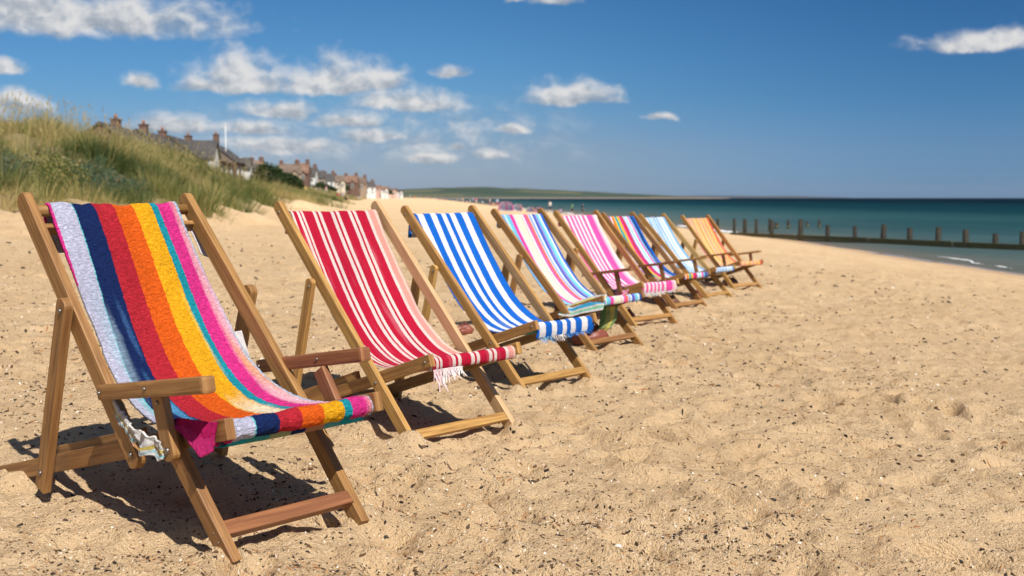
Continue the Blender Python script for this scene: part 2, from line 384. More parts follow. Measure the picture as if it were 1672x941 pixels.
def leaf_mat(name, ramp, trans=.3):
    m, g, P = mat(name); t = g.n('ShaderNodeAttribute', attribute_name='tone').outputs['Fac']
    c = g.ramp(t, ramp); P('Base Color', c); P('Roughness', .55); P('Specular IOR Level', .25)
    bs = g.t.nodes['Principled BSDF']; out = g.t.nodes['Material Output']
    tr = g.n('ShaderNodeBsdfTranslucent', {'Color': c}); ms = g.n('ShaderNodeMixShader', {0: trans, 1: bs.outputs[0], 2: tr.outputs[0]})
    g.t.links.new(ms.outputs[0], out.inputs[0]); return m
M = {}
M['sand'] = sand_mat()
M['oak'] = wood_mat('oak', (.47, .270, .088), (.25, .125, .037))
M['teak'] = wood_mat('teak', (.37, .198, .068), (.18, .083, .028))
M['redwood'] = wood_mat('redwood', (.31, .140, .058), (.175, .070, .03))
M['paleoak'] = wood_mat('paleoak', (.55, .37, .21), (.40, .235, .11))
M['steel'] = flat('steel', (.25, .24, .23), .35, .2, 200, .6); M['steel'].node_tree.nodes['Principled BSDF'].inputs['Metallic'].default_value = .9
GR = [(0, (.04, .062, .018)), (.3, (.095, .135, .034)), (.5, (.175, .20, .052)), (.7, (.33, .285, .09)), (1, (.52, .41, .19))]
M['grass'] = leaf_mat('grass', GR)
M['bluegreen'] = leaf_mat('bluegreen', [(0, (.035, .07, .045)), (.6, (.09, .15, .09)), (1, (.17, .22, .14))])
M['hedge'] = leaf_mat('hedge', [(0, (.012, .028, .006)), (1, (.045, .075, .018))], .15)

# ------------------------------------------------------------------ deckchair data
NAVY, RED, ORA, YEL, TEAL, MAG, LAV = (.011, .026, .115), (.50, .026, .042), (.78, .125, .014), (.86, .42, .016), (.015, .31, .40), (.72, .04, .27), (.56, .57, .74)
PINK, WHT, BLU, LBL, AQ, CRE, PUR, GRN = (.74, .11, .33), (.70, .69, .71), (.008, .115, .50), (.17, .40, .70), (.16, .60, .66), (.78, .72, .52), (.27, .10, .42), (.05, .33, .22)
def seq(items):
    t = sum(w for w, c in items); a = 0; out = []
    for w, c in items: out.append((min(a/t, .999), c)); a += w
    return out
CRIM = (.40, .010, .036); OFFW = (.62, .53, .50)
two = []
two += [(12, OFFW), (26, CRIM), (14, OFFW), (10, CRIM), (14, OFFW)]
for k in range(4): two += [(64, CRIM), (21, OFFW), (14, CRIM), (20, OFFW)]
two = two[:-3] + [(22, OFFW), (34, (.60, .27, .23)), (20, (.66, .47, .40))]
FAB = {
 1: fabric_mat('rainbow_towelling', seq([(1.6, MAG), (14.6, LAV), (.9, AQ), (15.9, NAVY), (15.5, RED), (16.5, ORA), (15.5, YEL), (6, TEAL), (11, MAG), (2.2, (.80, .16, .34)), (2.2, (.82, .30, .36)), (2.4, (.45, .58, .75))]), 1.0, .004, skew=.09,
    patches=[(.195, 1.08, .045, .20, (.10, .34, .62), .85), (.235, .70, .03, .16, (.07, .18, .42), .5), (.65, 1.30, .11, .26, (.95, .82, .60), 1.), (.53, 1.36, .07, .12, (.90, .40, .22), .8),
             (.955, 1.02, .05, .30, (.85, .33, .13), .8), (.93, 1.28, .08, .32, (.88, .50, .60), .85), (.965, .62, .05, .35, (.86, .42, .52), .8), (.10, .75, .07, .3, (.42, .60, .75), .5), (.055, 1.15, .025, .25, (.25, .62, .66), .7), (.74, .75, .02, .25, (.93, .62, .10), .6)]),
 2: fabric_mat('crimson_stripe_canvas', seq(two), .35, .004, .6, (.62, .24, .28), (.2, 1.)),
 3: fabric_mat('blue_stripe_canvas', seq([(14, BLU), (36, WHT), (34, BLU), (28, WHT), (32, BLU), (22, WHT), (22, BLU), (26, WHT), (36, BLU), (32, WHT), (34, BLU)]), .35, .003, .25, (.72, .73, .80), (.9, 1.2)),
 4: fabric_mat('pastel_stripe_canvas', seq([(20, LBL), (8, WHT), (14, AQ), (16, LBL), (20, MAG), (10, (.75, .45, .7)), (20, CRE), (14, (.62, .74, .55)), (12, CRE), (10, (.8, .42, .45)), (12, WHT), (22, PINK), (10, ORA), (10, (.8, .42, .5)), (12, LBL), (12, WHT), (14, BLU), (10, PUR), (14, LBL), (14, AQ), (10, WHT), (16, BLU)]), .35, .007, .2),
 5: fabric_mat('pink_stripe_canvas', seq([(10, PINK), (14, WHT), (18, PINK), (12, WHT), (16, PINK), (12, (.80, .62, .7)), (14, PINK), (12, WHT), (15, PINK), (12, WHT), (20, PINK), (14, WHT), (44, (.76, .08, .34)), (14, (.8, .4, .55)), (18, (.78, .62, .60))]), .35, .006, .35, (.80, .55, .66)),
 6: fabric_mat('multicolour_stripe_canvas', seq([(14, PUR), (10, WHT), (14, ORA), (10, YEL), (14, TEAL), (10, GRN), (16, YEL), (12, MAG), (16, RED), (10, PUR), (14, WHT), (12, AQ), (12, WHT), (12, MAG), (14, LBL), (16, NAVY), (14, BLU)]), .35, .028, .2),
 7: fabric_mat('pale_blue_stripe_canvas', seq([(14, LBL), (12, WHT), (16, (.10, .36, .72)), (12, WHT), (16, LBL), (10, WHT), (16, (.10, .36, .72)), (14, WHT), (16, LBL), (14, WHT), (24, (.45, .66, .84)), (20, WHT), (22, LBL)]), .35, .006, .35),
 8: fabric_mat('sunset_stripe_canvas', seq([(16, (.66, .25, .25)), (10, (.70, .48, .20)), (14, (.70, .30, .22)), (14, (.72, .46, .17)), (8, (.55, .48, .22)), (14, (.70, .27, .10)), (12, (.72, .50, .22)), (8, (.60, .16, .25)), (16, (.72, .44, .14)), (10, (.68, .26, .18)), (16, (.70, .40, .13)), (14, (.58, .10, .07))]), .35, .012, .4, (.70, .52, .40)),
}
M['under'] = fabric_mat('reverse_cloth', seq([(10, TEAL), (12, (.05, .3, .3)), (12, (.3, .35, .2)), (8, NAVY), (12, (.4, .2, .12)), (10, (.08, .32, .36)), (14, TEAL)]), .6, .03)
M['white_cloth'] = fabric_mat('white_cloth', seq([(1, (.78, .77, .78)), (1, (.74, .72, .74))]), .5)
M['bunch'] = fabric_mat('bunched_towel', seq([(14, (.74, .73, .72)), (20, (.76, .75, .75)), (8, (.74, .60, .14)), (4, (.68, .66, .25)), (16, WHT), (6, AQ), (8, WHT)]), .8, .09)
M['fringe'] = fabric_mat('fringe_threads', seq([(1, (.74, .55, .58)), (1, (.80, .74, .74)), (1, (.76, .62, .66)), (1, (.82, .78, .78))]), .3, .02)
M['bluefringe'] = fabric_mat('blue_fringe_threads', seq([(1, LBL), (1, WHT), (2, (.05, .25, .7))]), .3, .02)
M['magenta_cloth'] = fabric_mat('magenta_towelling', seq([(1, (.66, .02, .17)), (1, (.74, .04, .24))]), 1.)

def resample(P, n):
    P = np.asarray(P, float); s = np.r_[0, np.cumsum(np.linalg.norm(np.diff(P, axis=0), axis=1))]
    t = np.linspace(0, s[-1], n); return np.stack([np.interp(t, s, P[:, k]) for k in range(P.shape[1])], 1), t
def bez(p, n=30):
    t = np.linspace(0, 1, n)[:, None]; p = np.asarray(p, float)
    return (1-t)**3*p[0]+3*(1-t)**2*t*p[1]+3*(1-t)*t*t*p[2]+t**3*p[3]
def cloth(name, PL, PR, m, parent, nu=60, nv=200, amp=.006, seed=0, thick=.005, edge=.006, sag=0., pile=0.):
    A, t = resample(PL, nv); B, _ = resample(PR, nv)
    u = np.linspace(0, 1, nu); V = A[:, None, :]*(1-u)[None, :, None]+B[:, None, :]*u[None, :, None]
    du = np.gradient(V, axis=1); dv = np.gradient(V, axis=0); n = np.cross(du, dv); n /= np.linalg.norm(n, axis=2, keepdims=True)+1e-9
    w = np.linalg.norm(B[nv//2]-A[nv//2]); uu, vv = np.meshgrid(u*w, t)
    disp = (fbm(uu*5, vv*1.8, seed, 3)-.5)*2*amp + (fbm(uu*26, vv*34, seed+9, 3)-.5)*amp*.5
    if pile: pile_d = (fbm(uu*80+vv*22+2*fbm(uu*9, vv*9, seed+40, 2), vv*150-uu*18, seed+41, 2)-.5)*pile
    else: pile_d = 0.
    # creases gathered near the two bars
    s_ = (t/t[-1])[:, None]; cr = (fbm(uu*17, vv*1.1, seed+50, 2)-.5)*(np.exp(-((s_-.14)/.09)**2)+np.exp(-((s_-.86)/.10)**2))*amp*1.6
    k = np.sin(np.pi*np.clip(t/t[-1], 0, 1))[:, None]
    disp = disp*(.25+.75*k)+pile_d+cr
    e = np.minimum(uu, w-uu); disp = disp + (n[..., 2].mean() > 0 and 1 or -1)*edge*np.exp(-e/.02)*(vn(vv*7, uu*0+seed, seed+3)-.2)
    V = V + n*disp[..., None]
    V[..., 2] -= sag*(4*u*(1-u))[None, :]*k**2
    lat = (fbm(vv*4, uu*0, seed+20, 2)-.5)*.018; V = V + (du/np.linalg.norm(du, axis=2, keepdims=True))*(lat*np.exp(-e/.05))[..., None]
    U = np.stack([np.broadcast_to(u[None, :], (nv, nu)), np.broadcast_to(t[:, None], (nv, nu))], -1)
    me = np_mesh(name, V.reshape(-1, 3), grid_faces(nu, nv), U.reshape(-1, 2))
    o = obj(name, me, m, parent)
    s = o.modifiers.new('thickness', 'SOLIDIFY'); s.thickness = thick; s.offset = 0
    return o
def arc(c, r, a0, a1, n=10):
    a = np.radians(np.linspace(a0, a1, n)); return np.stack([c[0]+r*np.cos(a), c[1]+r*np.sin(a)], 1)
def sling_path(T, Sb, c1, c2, rt=.022, rf=.024, back=.22, front='hang', flen=.08, under=.2):
    """side view: tail behind the top bar, over it, down the back, up to the front bar and round it"""
    a = [(T[0]-rt-.012, T[1]-back), (T[0]-rt-.004, T[1]-back*.4)]
    p = np.vstack([a, arc(T, rt, 180, 35)])
    p0 = p[-1]; p3 = np.array(Sb)+rf*np.array([math.cos(R(108)), math.sin(R(108))])
    b = bez([p0, c1, c2, p3], 40)[1:]; p = np.vstack([p, b])
    if front == 'hang':
        p = np.vstack([p, arc(Sb, rf, 104, -8, 10), [(Sb[0]+rf+.001, Sb[1]-flen*.5), (Sb[0]+rf-.006, Sb[1]-flen)]])
    else:
        p = np.vstack([p, arc(Sb, rf, 104, -120, 16), [(Sb[0]-.06, Sb[1]-rf-.006), (Sb[0]-under, Sb[1]-rf-.025)]])
    return p
def at_y(P, y): return np.stack([P[:, 0], np.full(len(P), y), P[:, 1]], 1)
def bolt(p, n, parent, r=.007):
    n = Vector(n).normalized(); p = Vector(p); bm = rod_bm(p-n*.002, p+n*.0025, r, r, 12); rod_bm(p+n*.0025, p+n*.0042, r, r*.55, 12, bm=bm)
    return obj('bolt', bm, M['steel'], parent)
Yl = Vector((0, 1, 0))
def std_chair(loc, yaw, wood, fab, label, k, arms=(), bolts=True, back=.2, front='hang', flen=.085, zoff=.0):
    root = empty('deckchair', loc, yaw, label, 'deckchair', 'deckchairs in a row along the beach')
    wd = M[wood]; arm_side = dict(arms)
    for s in (-1, 1):
        wr = M['paleoak'] if (k == 2 and s == 1) else wd
        rail = board('side_rail', (-1.02, s*.30, 1.052), (.022, s*.30, -.035), Yl, .058, .028, wr, root, r0=True)
        seat = board('seat_rail', (-1.02, s*.268, .035), (.062, s*.268, .398), Yl, .055, .028, wd, root, r0=False, r1=False)
        prop = board('prop_leg', (-.712, s*.331, .700), (-.895, s*.331, .03), Yl, .05, .026, wd, root, r0=True)
        if bolts:
            o = s*.0145
            bolt((-.712, s*.331+s*.0135, .672), (0, s, 0), prop); bolt((-.262, s*.30+o, .268), (0, s, 0), rail); bolt((-.992, s*.30+o, 1.015), (0, s, 0), rail)
            bolt((-.04, s*.30+o, .046), (0, s, 0), rail); bolt((.03, s*.268+s*.0145, .386), (0, s, 0), seat); bolt((-.87, s*.331+s*.0135, .12), (0, s, 0), prop)
        if s in arm_side:
            am = M[arm_side[s]]
            arm = board('armrest', (-.62, s*.325, .452), (-.03, s*.325, .535), (0, 0, 1), .05, .028, am, root, r1=True)
            board('arm_support', (-.215, s*.325, .50), (-.17, s*.312, .30), Yl, .045, .024, am, root)
            if bolts: bolt((-.58, s*.351, .457), (0, s, 0), arm)
    rod('top_bar', (-.985, -.285, .995), (-.985, .285, .995), .019, wd, root)
    board('cross_slat', (-.975, -.285, .925), (-.975, .285, .925), (.72, 0, -.7), .035, .016, wd, root)
    rod('front_bar', (.022, -.257, .378), (.022, .257, .378), .019, wd, root)
    board('foot_stretcher', (-.045, -.285, .058), (-.045, .285, .058), (.7, 0, .72), .045, .022, wd, root)
    board('rear_stretcher', (-.90, -.253, .085), (-.90, .253, .085), (.3, 0, -.95), .045, .022, wd, root)
    P = sling_path((-.985, .995), (.022, .378), (-.60, .43), (-.42, .195), back=back, front=front, flen=flen)
    w = .264
    cloth('fabric_sling', at_y(P, -w), at_y(P, w), FAB[k], root, nv=220, nu=50, amp=.005, seed=k*13, thick=.004, sag=.018)
    return root
def ragged(name, P0, P1, length, m, parent, seed, n=26, wid=.010):
    """a hanging fringe of separate threads of uneven length along the line P0-P1"""
    rng = random.Random(seed); bm = bmesh.new(); uvl = bm.loops.layers.uv.new('UVMap'); P0 = Vector(P0); P1 = Vector(P1)
    for i in range(n):
        t = (i+rng.random())/n; p = P0.lerp(P1, t); L = length*(.35+.65*rng.random())*(.5+.5*math.sin(math.pi*min(1, t*1.3+.15)))
        dx = Vector((rng.uniform(-.012, .02), rng.uniform(-.02, .02), 0)); w = wid*(.5+rng.random()); ax = (P1-P0).normalized()*w
        prev = None
        for j in range(5):
            s = j/4; c = p+dx*s*s*1.5+Vector((math.sin(s*5+i)*.004, 0, -L*s)); ww = ax*(1-.55*s)
            cur = (bm.verts.new(c-ww/2), bm.verts.new(c+ww/2))
            if prev:
                f = bm.faces.new((prev[0], prev[1], cur[1], cur[0])); f.smooth = True
                for l in f.loops: l[uvl].uv = (t, s*.1)
            prev = cur
    return obj(name, bm, m, parent)

CH = {2: (-.197, 4.739, -.768), 3: (.278, 6.287, -.737), 4: (.82, 8.273, -.703), 5: (1.358, 10.095, -.788), 6: (2.01, 11.9, -.70), 7: (2.65, 13.55, -.65), 8: (3.458, 15.651, -.86)}
C1 = (-.656, 3.192, -.73); C1Z = CAMZ-1.013
for k, (x, y, a) in CH.items():
    fx, fy = math.cos(a), math.sin(a)
    MOUNDS.append((x-fx*.95, y-fy*.95, .03, .55))
def cz(x, y): return CAMZ-1.0657-.0486*x-.0061*y

# ------------------------------------------------------------------ ground
def build_ground():
    an = np.concatenate([np.arange(-180, -42, 3.), np.arange(-42, 42, .11), np.arange(42, 180.1, 3.)]); an = np.radians(an)
    r = [.05, .3, .8, 1.3]
    while r[-1] < 9000:
        q = r[-1]; r.append(q*(1.0038 if 1.8 < q < 14 else 1.008 if q < 60 else 1.02 if q < 300 else 1.06))
    r = np.array(r); A, Rr = np.meshgrid(an, r); X = Rr*np.sin(A); Y = Rr*np.cos(A)
    Z = height(X.ravel(), Y.ravel()).reshape(X.shape)
    V = np.stack([X, Y, Z], -1).reshape(-1, 3)
    sd = np.clip(shore_d(X, Y), -50, 200).ravel(); e = np.clip(dune_e(X, Y), -20, 30).ravel()
    me = np_mesh('beach', V, grid_faces(len(an), len(r))[:, ::-1], attrs={'shore': sd, 'dune': e})
    o = obj('beach', me, M['sand']); o['kind'] = 'structure'; return o
# extra sand banked up round the feet of the nearest chairs
def world(c, p):
    x, y, a = c; fx, fy = math.cos(a), math.sin(a); return x+fx*p[0]-fy*p[1], y+fy*p[0]+fx*p[1]
for c, h in ((C1, 1),):
    for p in ((-1.40, -.27), (-1.40, .27)): MOUNDS.append((*world(c, p), .035, .22))
for k in (2, 3):
    for s in (-1, 1): MOUNDS.append((*world(CH[k], (-.01, s*.32)), .05, .075)); MOUNDS.append((*world(CH[k], (.10, s*.30)), -.02, .10))
for s in (-1, 1): MOUNDS.append((*world(C1, (-.01, s*.255)), .05, .07)); MOUNDS.append((*world(C1, (.11, s*.24)), -.02, .10))
build_ground()

# ------------------------------------------------------------------ sea
def build_sea():
    m, g, P = mat('sea_water'); geo = g.n('ShaderNodeNewGeometry').outputs['Position']
    d = g.n('ShaderNodeAttribute', attribute_name='shore').outputs['Fac']
    n = g.noise(g.vm('MULTIPLY', geo, (.02, .012, 1.)), 1., 4, .6)
    off = g.m('ADD', d, g.m('MULTIPLY', g.m('SUBTRACT', n, .5), -14.))
    c = g.ramp(g.mr(off, 0, -300, 0, 1), [(0., (.17, .145, .12)), (.014, (.085, .115, .112)), (.05, (.050, .098, .112)), (.12, (.024, .072, .084)), (.27, (.006, .034, .050)), (.93, (.0012, .010, .022))])
    c = g.mix(g.m('MULTIPLY', g.ss(n, .42, .72), .5), c, (.006, .038, .050))
    P('Base Color', c); P('Roughness', .3); P('IOR', 1.33); P('Specular IOR Level', .0)
    w = g.noise(g.vm('MULTIPLY', geo, (.5, 1.1, 1.)), 1.2, 4, .55, .4); w2 = g.noise(g.vm('MULTIPLY', geo, (.06, .16, 1.)), 1., 3, .5)
    P('Normal', g.bump(g.m('ADD', w, g.m('MULTIPLY', w2, 2.)), .22, 1.))
    an = np.radians(np.arange(-75, 75.1, .5)); r = np.geomspace(12, 8500, 200); A, Rr = np.meshgrid(an, r)
    X = Rr*np.sin(A); Y = Rr*np.cos(A); sd = np.clip(shore_d(X, Y), -2000, 50)
    sw = (np.sin(sd*.9+fbm(X*.05, Y*.05, 3, 3)*9)*.5)*.05*sst(sd, -30, -2)*(1-sst(sd, -2, .5))
    V = np.stack([X, Y, np.full_like(X, SEA)+sw], -1).reshape(-1, 3)
    o = obj('sea', np_mesh('sea', V, grid_faces(len(an), len(r))[:, ::-1], attrs={'shore': sd.ravel()}), m); o['kind'] = 'structure'
build_sea()
def build_foam():
    m, g, P = mat('foam'); geo = g.n('ShaderNodeNewGeometry').outputs['Position']
    P('Base Color', g.mix(g.noise(geo, 6, 3), (.72, .74, .76), (.86, .87, .88))); P('Roughness', .7)
    V, Fc = [], []
    rng = np.random.default_rng(5)
    def strip(y0, y1, d0, w0, step=.18, seed=0, keep=.42):
        ys = np.arange(y0, y1, step); nu = 5; base = len(V)
        wid = w0*np.clip((fbm(ys*.8, ys*0, seed, 3)-keep)*3.2, 0, 1)
        off = d0 + (fbm(ys*.16, ys*0, seed+4, 3)-.5)*2.2
        for j, yy in enumerate(ys):
            for i in range(nu):
                t = i/(nu-1)-.5; xx = float(shore_x(np.array(yy)))-off[j]+t*wid[j]+rng.normal()*.03*wid[j]
                zz = max(SEA, hz(xx, yy, False)) + .03 + .10*wid[j]*(1-4*t*t)*(.6+.4*rng.random()); V.append((xx, yy, zz))
        for j in range(len(ys)-1):
            if wid[j] < .02 and wid[j+1] < .02: continue
            for i in range(nu-1):
                a = base+j*nu+i; Fc.append((a, a+1, a+nu+1, a+nu))
    strip(24, 46, -.6, .20, .08, seed=3, keep=.40); strip(66, 82, .2, 1.0, seed=21, keep=.26); strip(90, 330, .3, .9, .6, seed=40, keep=.42)
    o = obj('foam', np_mesh('foam', V, Fc), m); o['kind'] = 'stuff'
    tag(o, 'thin white foam of small waves breaking along the waterline', 'foam')
build_foam()

# ------------------------------------------------------------------ first deckchair (armrests, rainbow towelling)
def chair_one():
    root = empty('deckchair', (C1[0], C1[1], C1Z), C1[2], 'nearest teak deckchair with rainbow striped towelling sling and two armrests', 'deckchair', 'deckchairs in a row along the beach')
    wd = M['teak']
    for s in (-1, 1):
        rt = (-1.05, s*.326, 1.012) if s < 0 else (-1.118, s*.326, 1.012)
        if s < 0:
            rail = board('side_rail', rt, (-.352, -.318, .212), Yl, .068, .03, wd, root, r0=True, r1=True)
            leg = board('front_leg', (-.213, -.306, .338), (.022, -.240, -.035), Yl, .058, .032, wd, root)
            sup = board('arm_support', (-.215, -.322, .44), (-.150, -.322, .262), Yl, .06, .026, wd, root, r1=True)
            bolt((-.158, -.336, .283), (0, -1, 0), sup, .011); bolt((-.205, -.336, .418), (0, -1, 0), sup); bolt((-.37, -.3345, .237), (0, -1, 0), rail, .009)
            bolt((-.012, -.263, .026), (-.2, -1, -.1), leg, .006); bolt((-.028, -.268, .052), (-.2, -1, -.1), leg, .004)
        else:
            rail = board('side_rail', rt, (-.25, .318, .150), Yl, .064, .03, wd, root, r0=True)
            leg = board('front_leg', (-.375, .302, .300), (.022, .240, -.035), Yl, .056, .032, wd, root)
            sup = board('arm_support', (-.285, .322, .43), (-.19, .322, .29), Yl, .055, .026, M['redwood'], root)
            bolt((-.742, .342, .56), (0, -1, 0), rail)
        seat = board('seat_rail', (-1.46, s*.272, -.025), (.072, s*.272, .372), Yl, .062, .03, wd, root)
        tp = (-.700, s*.362, .684) if s < 0 else (-.745, s*.362, .68)
        prop = board('prop_leg', tp, (-.945, s*.345, .03), Yl, .06, .03, wd, root, r0=True)
        bolt((tp[0]-.008, s*.3785, tp[2]-.03), (0, s, 0), prop, .009); bolt((-.925, s*.3625, .09), (0, s, 0), prop, .009)
        if s < 0:
            arm = board('armrest', (-.505, -.345, .414), (.085, -.345, .507), Yl, .048, .045, wd, root, r1=False, bev=.009)
            bolt((-.488, -.369, .416), (0, -1, 0), arm, .008); bolt((-.215, -.369, .462), (0, -1, 0), arm, .006)
        else:
            arm = board('armrest', (-.66, .342, .398), (-.07, .342, .500), Yl, .048, .045, M['redwood'], root, bev=.009)
            bolt((-.64, .318, .402), (0, -1, 0), arm, .008); bolt((-.30, .318, .463), (0, -1, 0), arm, .006)
    board('seat_brace', (-1.12, -.225, .10), (-.48, -.225, .263), Yl, .05, .026, wd, root)
    rod('top_bar', (-1.022, -.312, .968), (-1.09, .312, .968), .02, wd, root)
    board('cross_slat', (-.985, -.312, .905), (-1.052, .312, .905), (.72, 0, -.7), .042, .02, wd, root)
    rod('front_bar', (.03, -.258, .356), (.03, .258, .356), .021, wd, root)
    board('foot_stretcher', (-.03, -.238, .052), (-.04, .238, .045), (.6, 0, .8), .05, .026, M['redwood'], root)
    board('rear_stretcher', (-1.30, -.257, .03), (-1.30, .257, .03), (.3, 0, -.95), .045, .022, wd, root)
    A = sling_path((-1.022, .968), (.03, .356), (-.66, .50), (-.50, .185), rt=.026, rf=.028, back=.14, front='wrap', under=.05)
    B = sling_path((-1.09, .968), (.03, .356), (-.72, .47), (-.50, .215), rt=.026, rf=.028, back=.20, front='wrap', under=.05)
    sl = cloth('fabric_sling', at_y(A, -.262), at_y(B, .262), FAB[1], root, nv=560, nu=150, amp=.008, seed=4, thick=.009, sag=.012, pile=.0055)
    # the reverse of the towel hanging below the front bar
    U = np.array([(.030, .330), (.022, .312), (-.01, .300), (-.05, .296)])
    cloth('reverse_cloth', at_y(U, -.25), at_y(U, .25), M['under'], root, nv=20, nu=60, amp=.004, seed=8, thick=.004)
    # magenta corner folded out round the near end of the bar
    a = np.array([(-.235, -.288, .345), (-.15, -.296, .372), (-.05, -.300, .388), (.035, -.290, .392)])
    b = np.array([(-.235, -.290, .345), (-.15, -.312, .345), (-.07, -.320, .330), (.0, -.316, .292), (.030, -.300, .310)])
    cloth('towel_corner', a, b, M['magenta_cloth'], root, nv=80, nu=40, amp=.014, seed=15, thick=.008, pile=.006)
    # pale bunched edge of the towel caught along the seat rail
    a = np.array([(-.455, -.338, .385), (-.39, -.340, .350), (-.325, -.342, .325), (-.25, -.342, .312), (-.175, -.338, .312)])
    b = np.array([(-.45, -.336, .352), (-.385, -.344, .305), (-.32, -.346, .270), (-.245, -.346, .250), (-.17, -.338, .252)])
    o = cloth('bunched_edge', a, b, M['bunch'], root, nv=90, nu=54, amp=.012, seed=77, thick=.006)
    co_ = np.zeros(len(o.data.vertices)*3, np.float32); o.data.vertices.foreach_get('co', co_); co_ = co_.reshape(-1, 3)
    f_ = np.abs(fbm(co_[:, 0]*16, co_[:, 2]*16, 5, 3)-.5)*2; f2_ = fbm(co_[:, 0]*60, co_[:, 2]*60, 9, 2)-.5
    co_[:, 1] -= f_*.022+f2_*.008; co_[:, 0] += (fbm(co_[:, 2]*30, co_[:, 0]*30, 15, 2)-.5)*.018; co_[:, 2] += (fbm(co_[:, 0]*26, co_[:, 2]*18, 25, 2)-.5)*.03
    o.data.vertices.foreach_set('co', co_.ravel()); o.data.update()
    # white tag of cloth showing past the far rail
    a = np.array([(-1.07, .305, .90), (-.99, .308, .80)]); b = np.array([(-1.03, .355, .90), (-.955, .352, .775)])
    cloth('white_tail', a, b, M['white_cloth'], root, nv=16, nu=10, amp=.006, seed=31, thick=.004)
    a = np.array([(-.76, .285, .52), (-.70, .288, .44)]); b = np.array([(-.735, .318, .525), (-.68, .315, .43)])
    cloth('white_tail', a, b, M['white_cloth'], root, nv=20, nu=12, amp=.012, seed=35, thick=.004)
    return root
chair_one()
LAB = {2: 'golden oak deckchair with crimson and white striped sling, white fringe at one corner', 3: 'oak deckchair with broad royal blue and white striped sling',
       4: 'deckchair with pastel blue, pink and cream striped sling', 5: 'deckchair with pink and white striped sling and broad magenta side',
       6: 'deckchair with wavy multicoloured sling of orange, teal, yellow and purple', 7: 'deckchair with narrow pale blue and white striped sling', 8: 'farthest deckchair in the row, with orange and yellow striped sling'}
CHAIRS = {}
for k, (x, y, a) in CH.items():
    arms = {2: (), 3: (), 4: (), 5: ((-1, 'redwood'),), 6: ((-1, 'redwood'),), 7: ((-1, 'teak'),), 8: ((-1, 'teak'), (1, 'teak'))}[k]
    CHAIRS[k] = std_chair((x, y, cz(x, y)), a, 'teak' if k in (4, 6) else 'oak', k, LAB[k], k, arms, bolts=k < 5, back={3: .13}.get(k, .08), flen={2: .03, 3: .062, 5: .07}.get(k, .035))
board('seat_brace', (-.95, -.225, .11), (-.50, -.225, .262), Yl, .045, .024, M['oak'], CHAIRS[2])
ragged('fringe', (.046, -.245, .352), (.046, -.08, .352), .105, M['fringe'], CHAIRS[2], 3, 60, .008)
ragged('fringe', (.044, -.24, .32), (.044, .24, .32), .05, M['bluefringe'], CHAIRS[3], 4, 70, .006)
ragged('fringe', (.044, -.24, .312), (.044, .24, .312), .05, M['white_cloth'], CHAIRS[5], 5, 60, .008)
for k in (2, 3, 4):
    U = np.array([(.02, .352), (-.02, .345), (-.12, .318), (-.22, .30)])
    cloth('reverse_cloth', at_y(U, -.24), at_y(U, .24), M['under'] if k > 2 else FAB[2], CHAIRS[k], nv=20, nu=40, amp=.006, seed=8+k, thick=.004)

# ------------------------------------------------------------------ dune grass
def blades(roots, hts, lean, wid, tone, rng, seg=3, arch=.55):
    """curved tapering blades: roots (n,3), heights, lean vectors (n,2)"""
    n = len(roots); t = np.linspace(0, 1, seg+1)
    ph = rng.uniform(0, 2*np.pi, n); wx, wy = np.cos(ph), np.sin(ph)
    V = np.zeros((n, seg+1, 2, 3))
    for j, s in enumerate(t):
        cx = roots[:, 0]+lean[:, 0]*hts*(s*.35+s*s*arch); cy = roots[:, 1]+lean[:, 1]*hts*(s*.35+s*s*arch)
        l2 = np.clip(np.hypot(lean[:, 0], lean[:, 1]), 0, 1.2)
        czz = roots[:, 2]+hts*(s-.42*l2*s*s); w = wid*(1-.88*s)*.5
        V[:, j, 0] = np.stack([cx-wx*w, cy-wy*w, czz], 1); V[:, j, 1] = np.stack([cx+wx*w, cy+wy*w, czz], 1)
    V = V.reshape(-1, 3); b = (np.arange(n)*(seg+1)*2)[:, None, None]; j = np.arange(seg)[None, :, None]*2
    Fq = (b+j+np.array([0, 1, 3, 2])[None, None, :]).reshape(-1, 4)
    tn = np.repeat(tone, (seg+1)*2)
    return V, Fq, np.clip(tn, 0, 1)
def tuft_field(cx, cy, nb, rad, hgt, tone, rng, wid=.008, seg=3, wind=(.35, .1)):
    """cx, cy: tuft centres; nb blades each"""
    n = len(cx)*nb; i = np.repeat(np.arange(len(cx)), nb)
    a = rng.uniform(0, 2*np.pi, n); rr = np.sqrt(rng.random(n))*rad[i]
    X = cx[i]+np.cos(a)*rr; Y = cy[i]+np.sin(a)*rr; Z = height(X, Y, False)-.03
    h = hgt[i]*rng.uniform(.45, 1.1, n)*(1-.25*rr/rad[i])
    o = .25+.75*rr/rad[i]
    lean = np.stack([np.cos(a)*o*rng.uniform(.2, 1., n)+wind[0]*rng.random(n), np.sin(a)*o*rng.uniform(.2, 1., n)+wind[1]*rng.random(n)], 1)
    return blades(np.stack([X, Y, Z], 1), h, lean, wid*rng.uniform(.6, 1.4, n), tone[i]+rng.normal(0, .17, n), rng, seg)
def merge(parts):
    Vs, Fs, Ts, b = [], [], [], 0
    for V, Fq, T in parts: Vs.append(V); Fs.append(Fq+b); Ts.append(T); b += len(V)
    return np.vstack(Vs), np.vstack(Fs), np.concatenate(Ts)
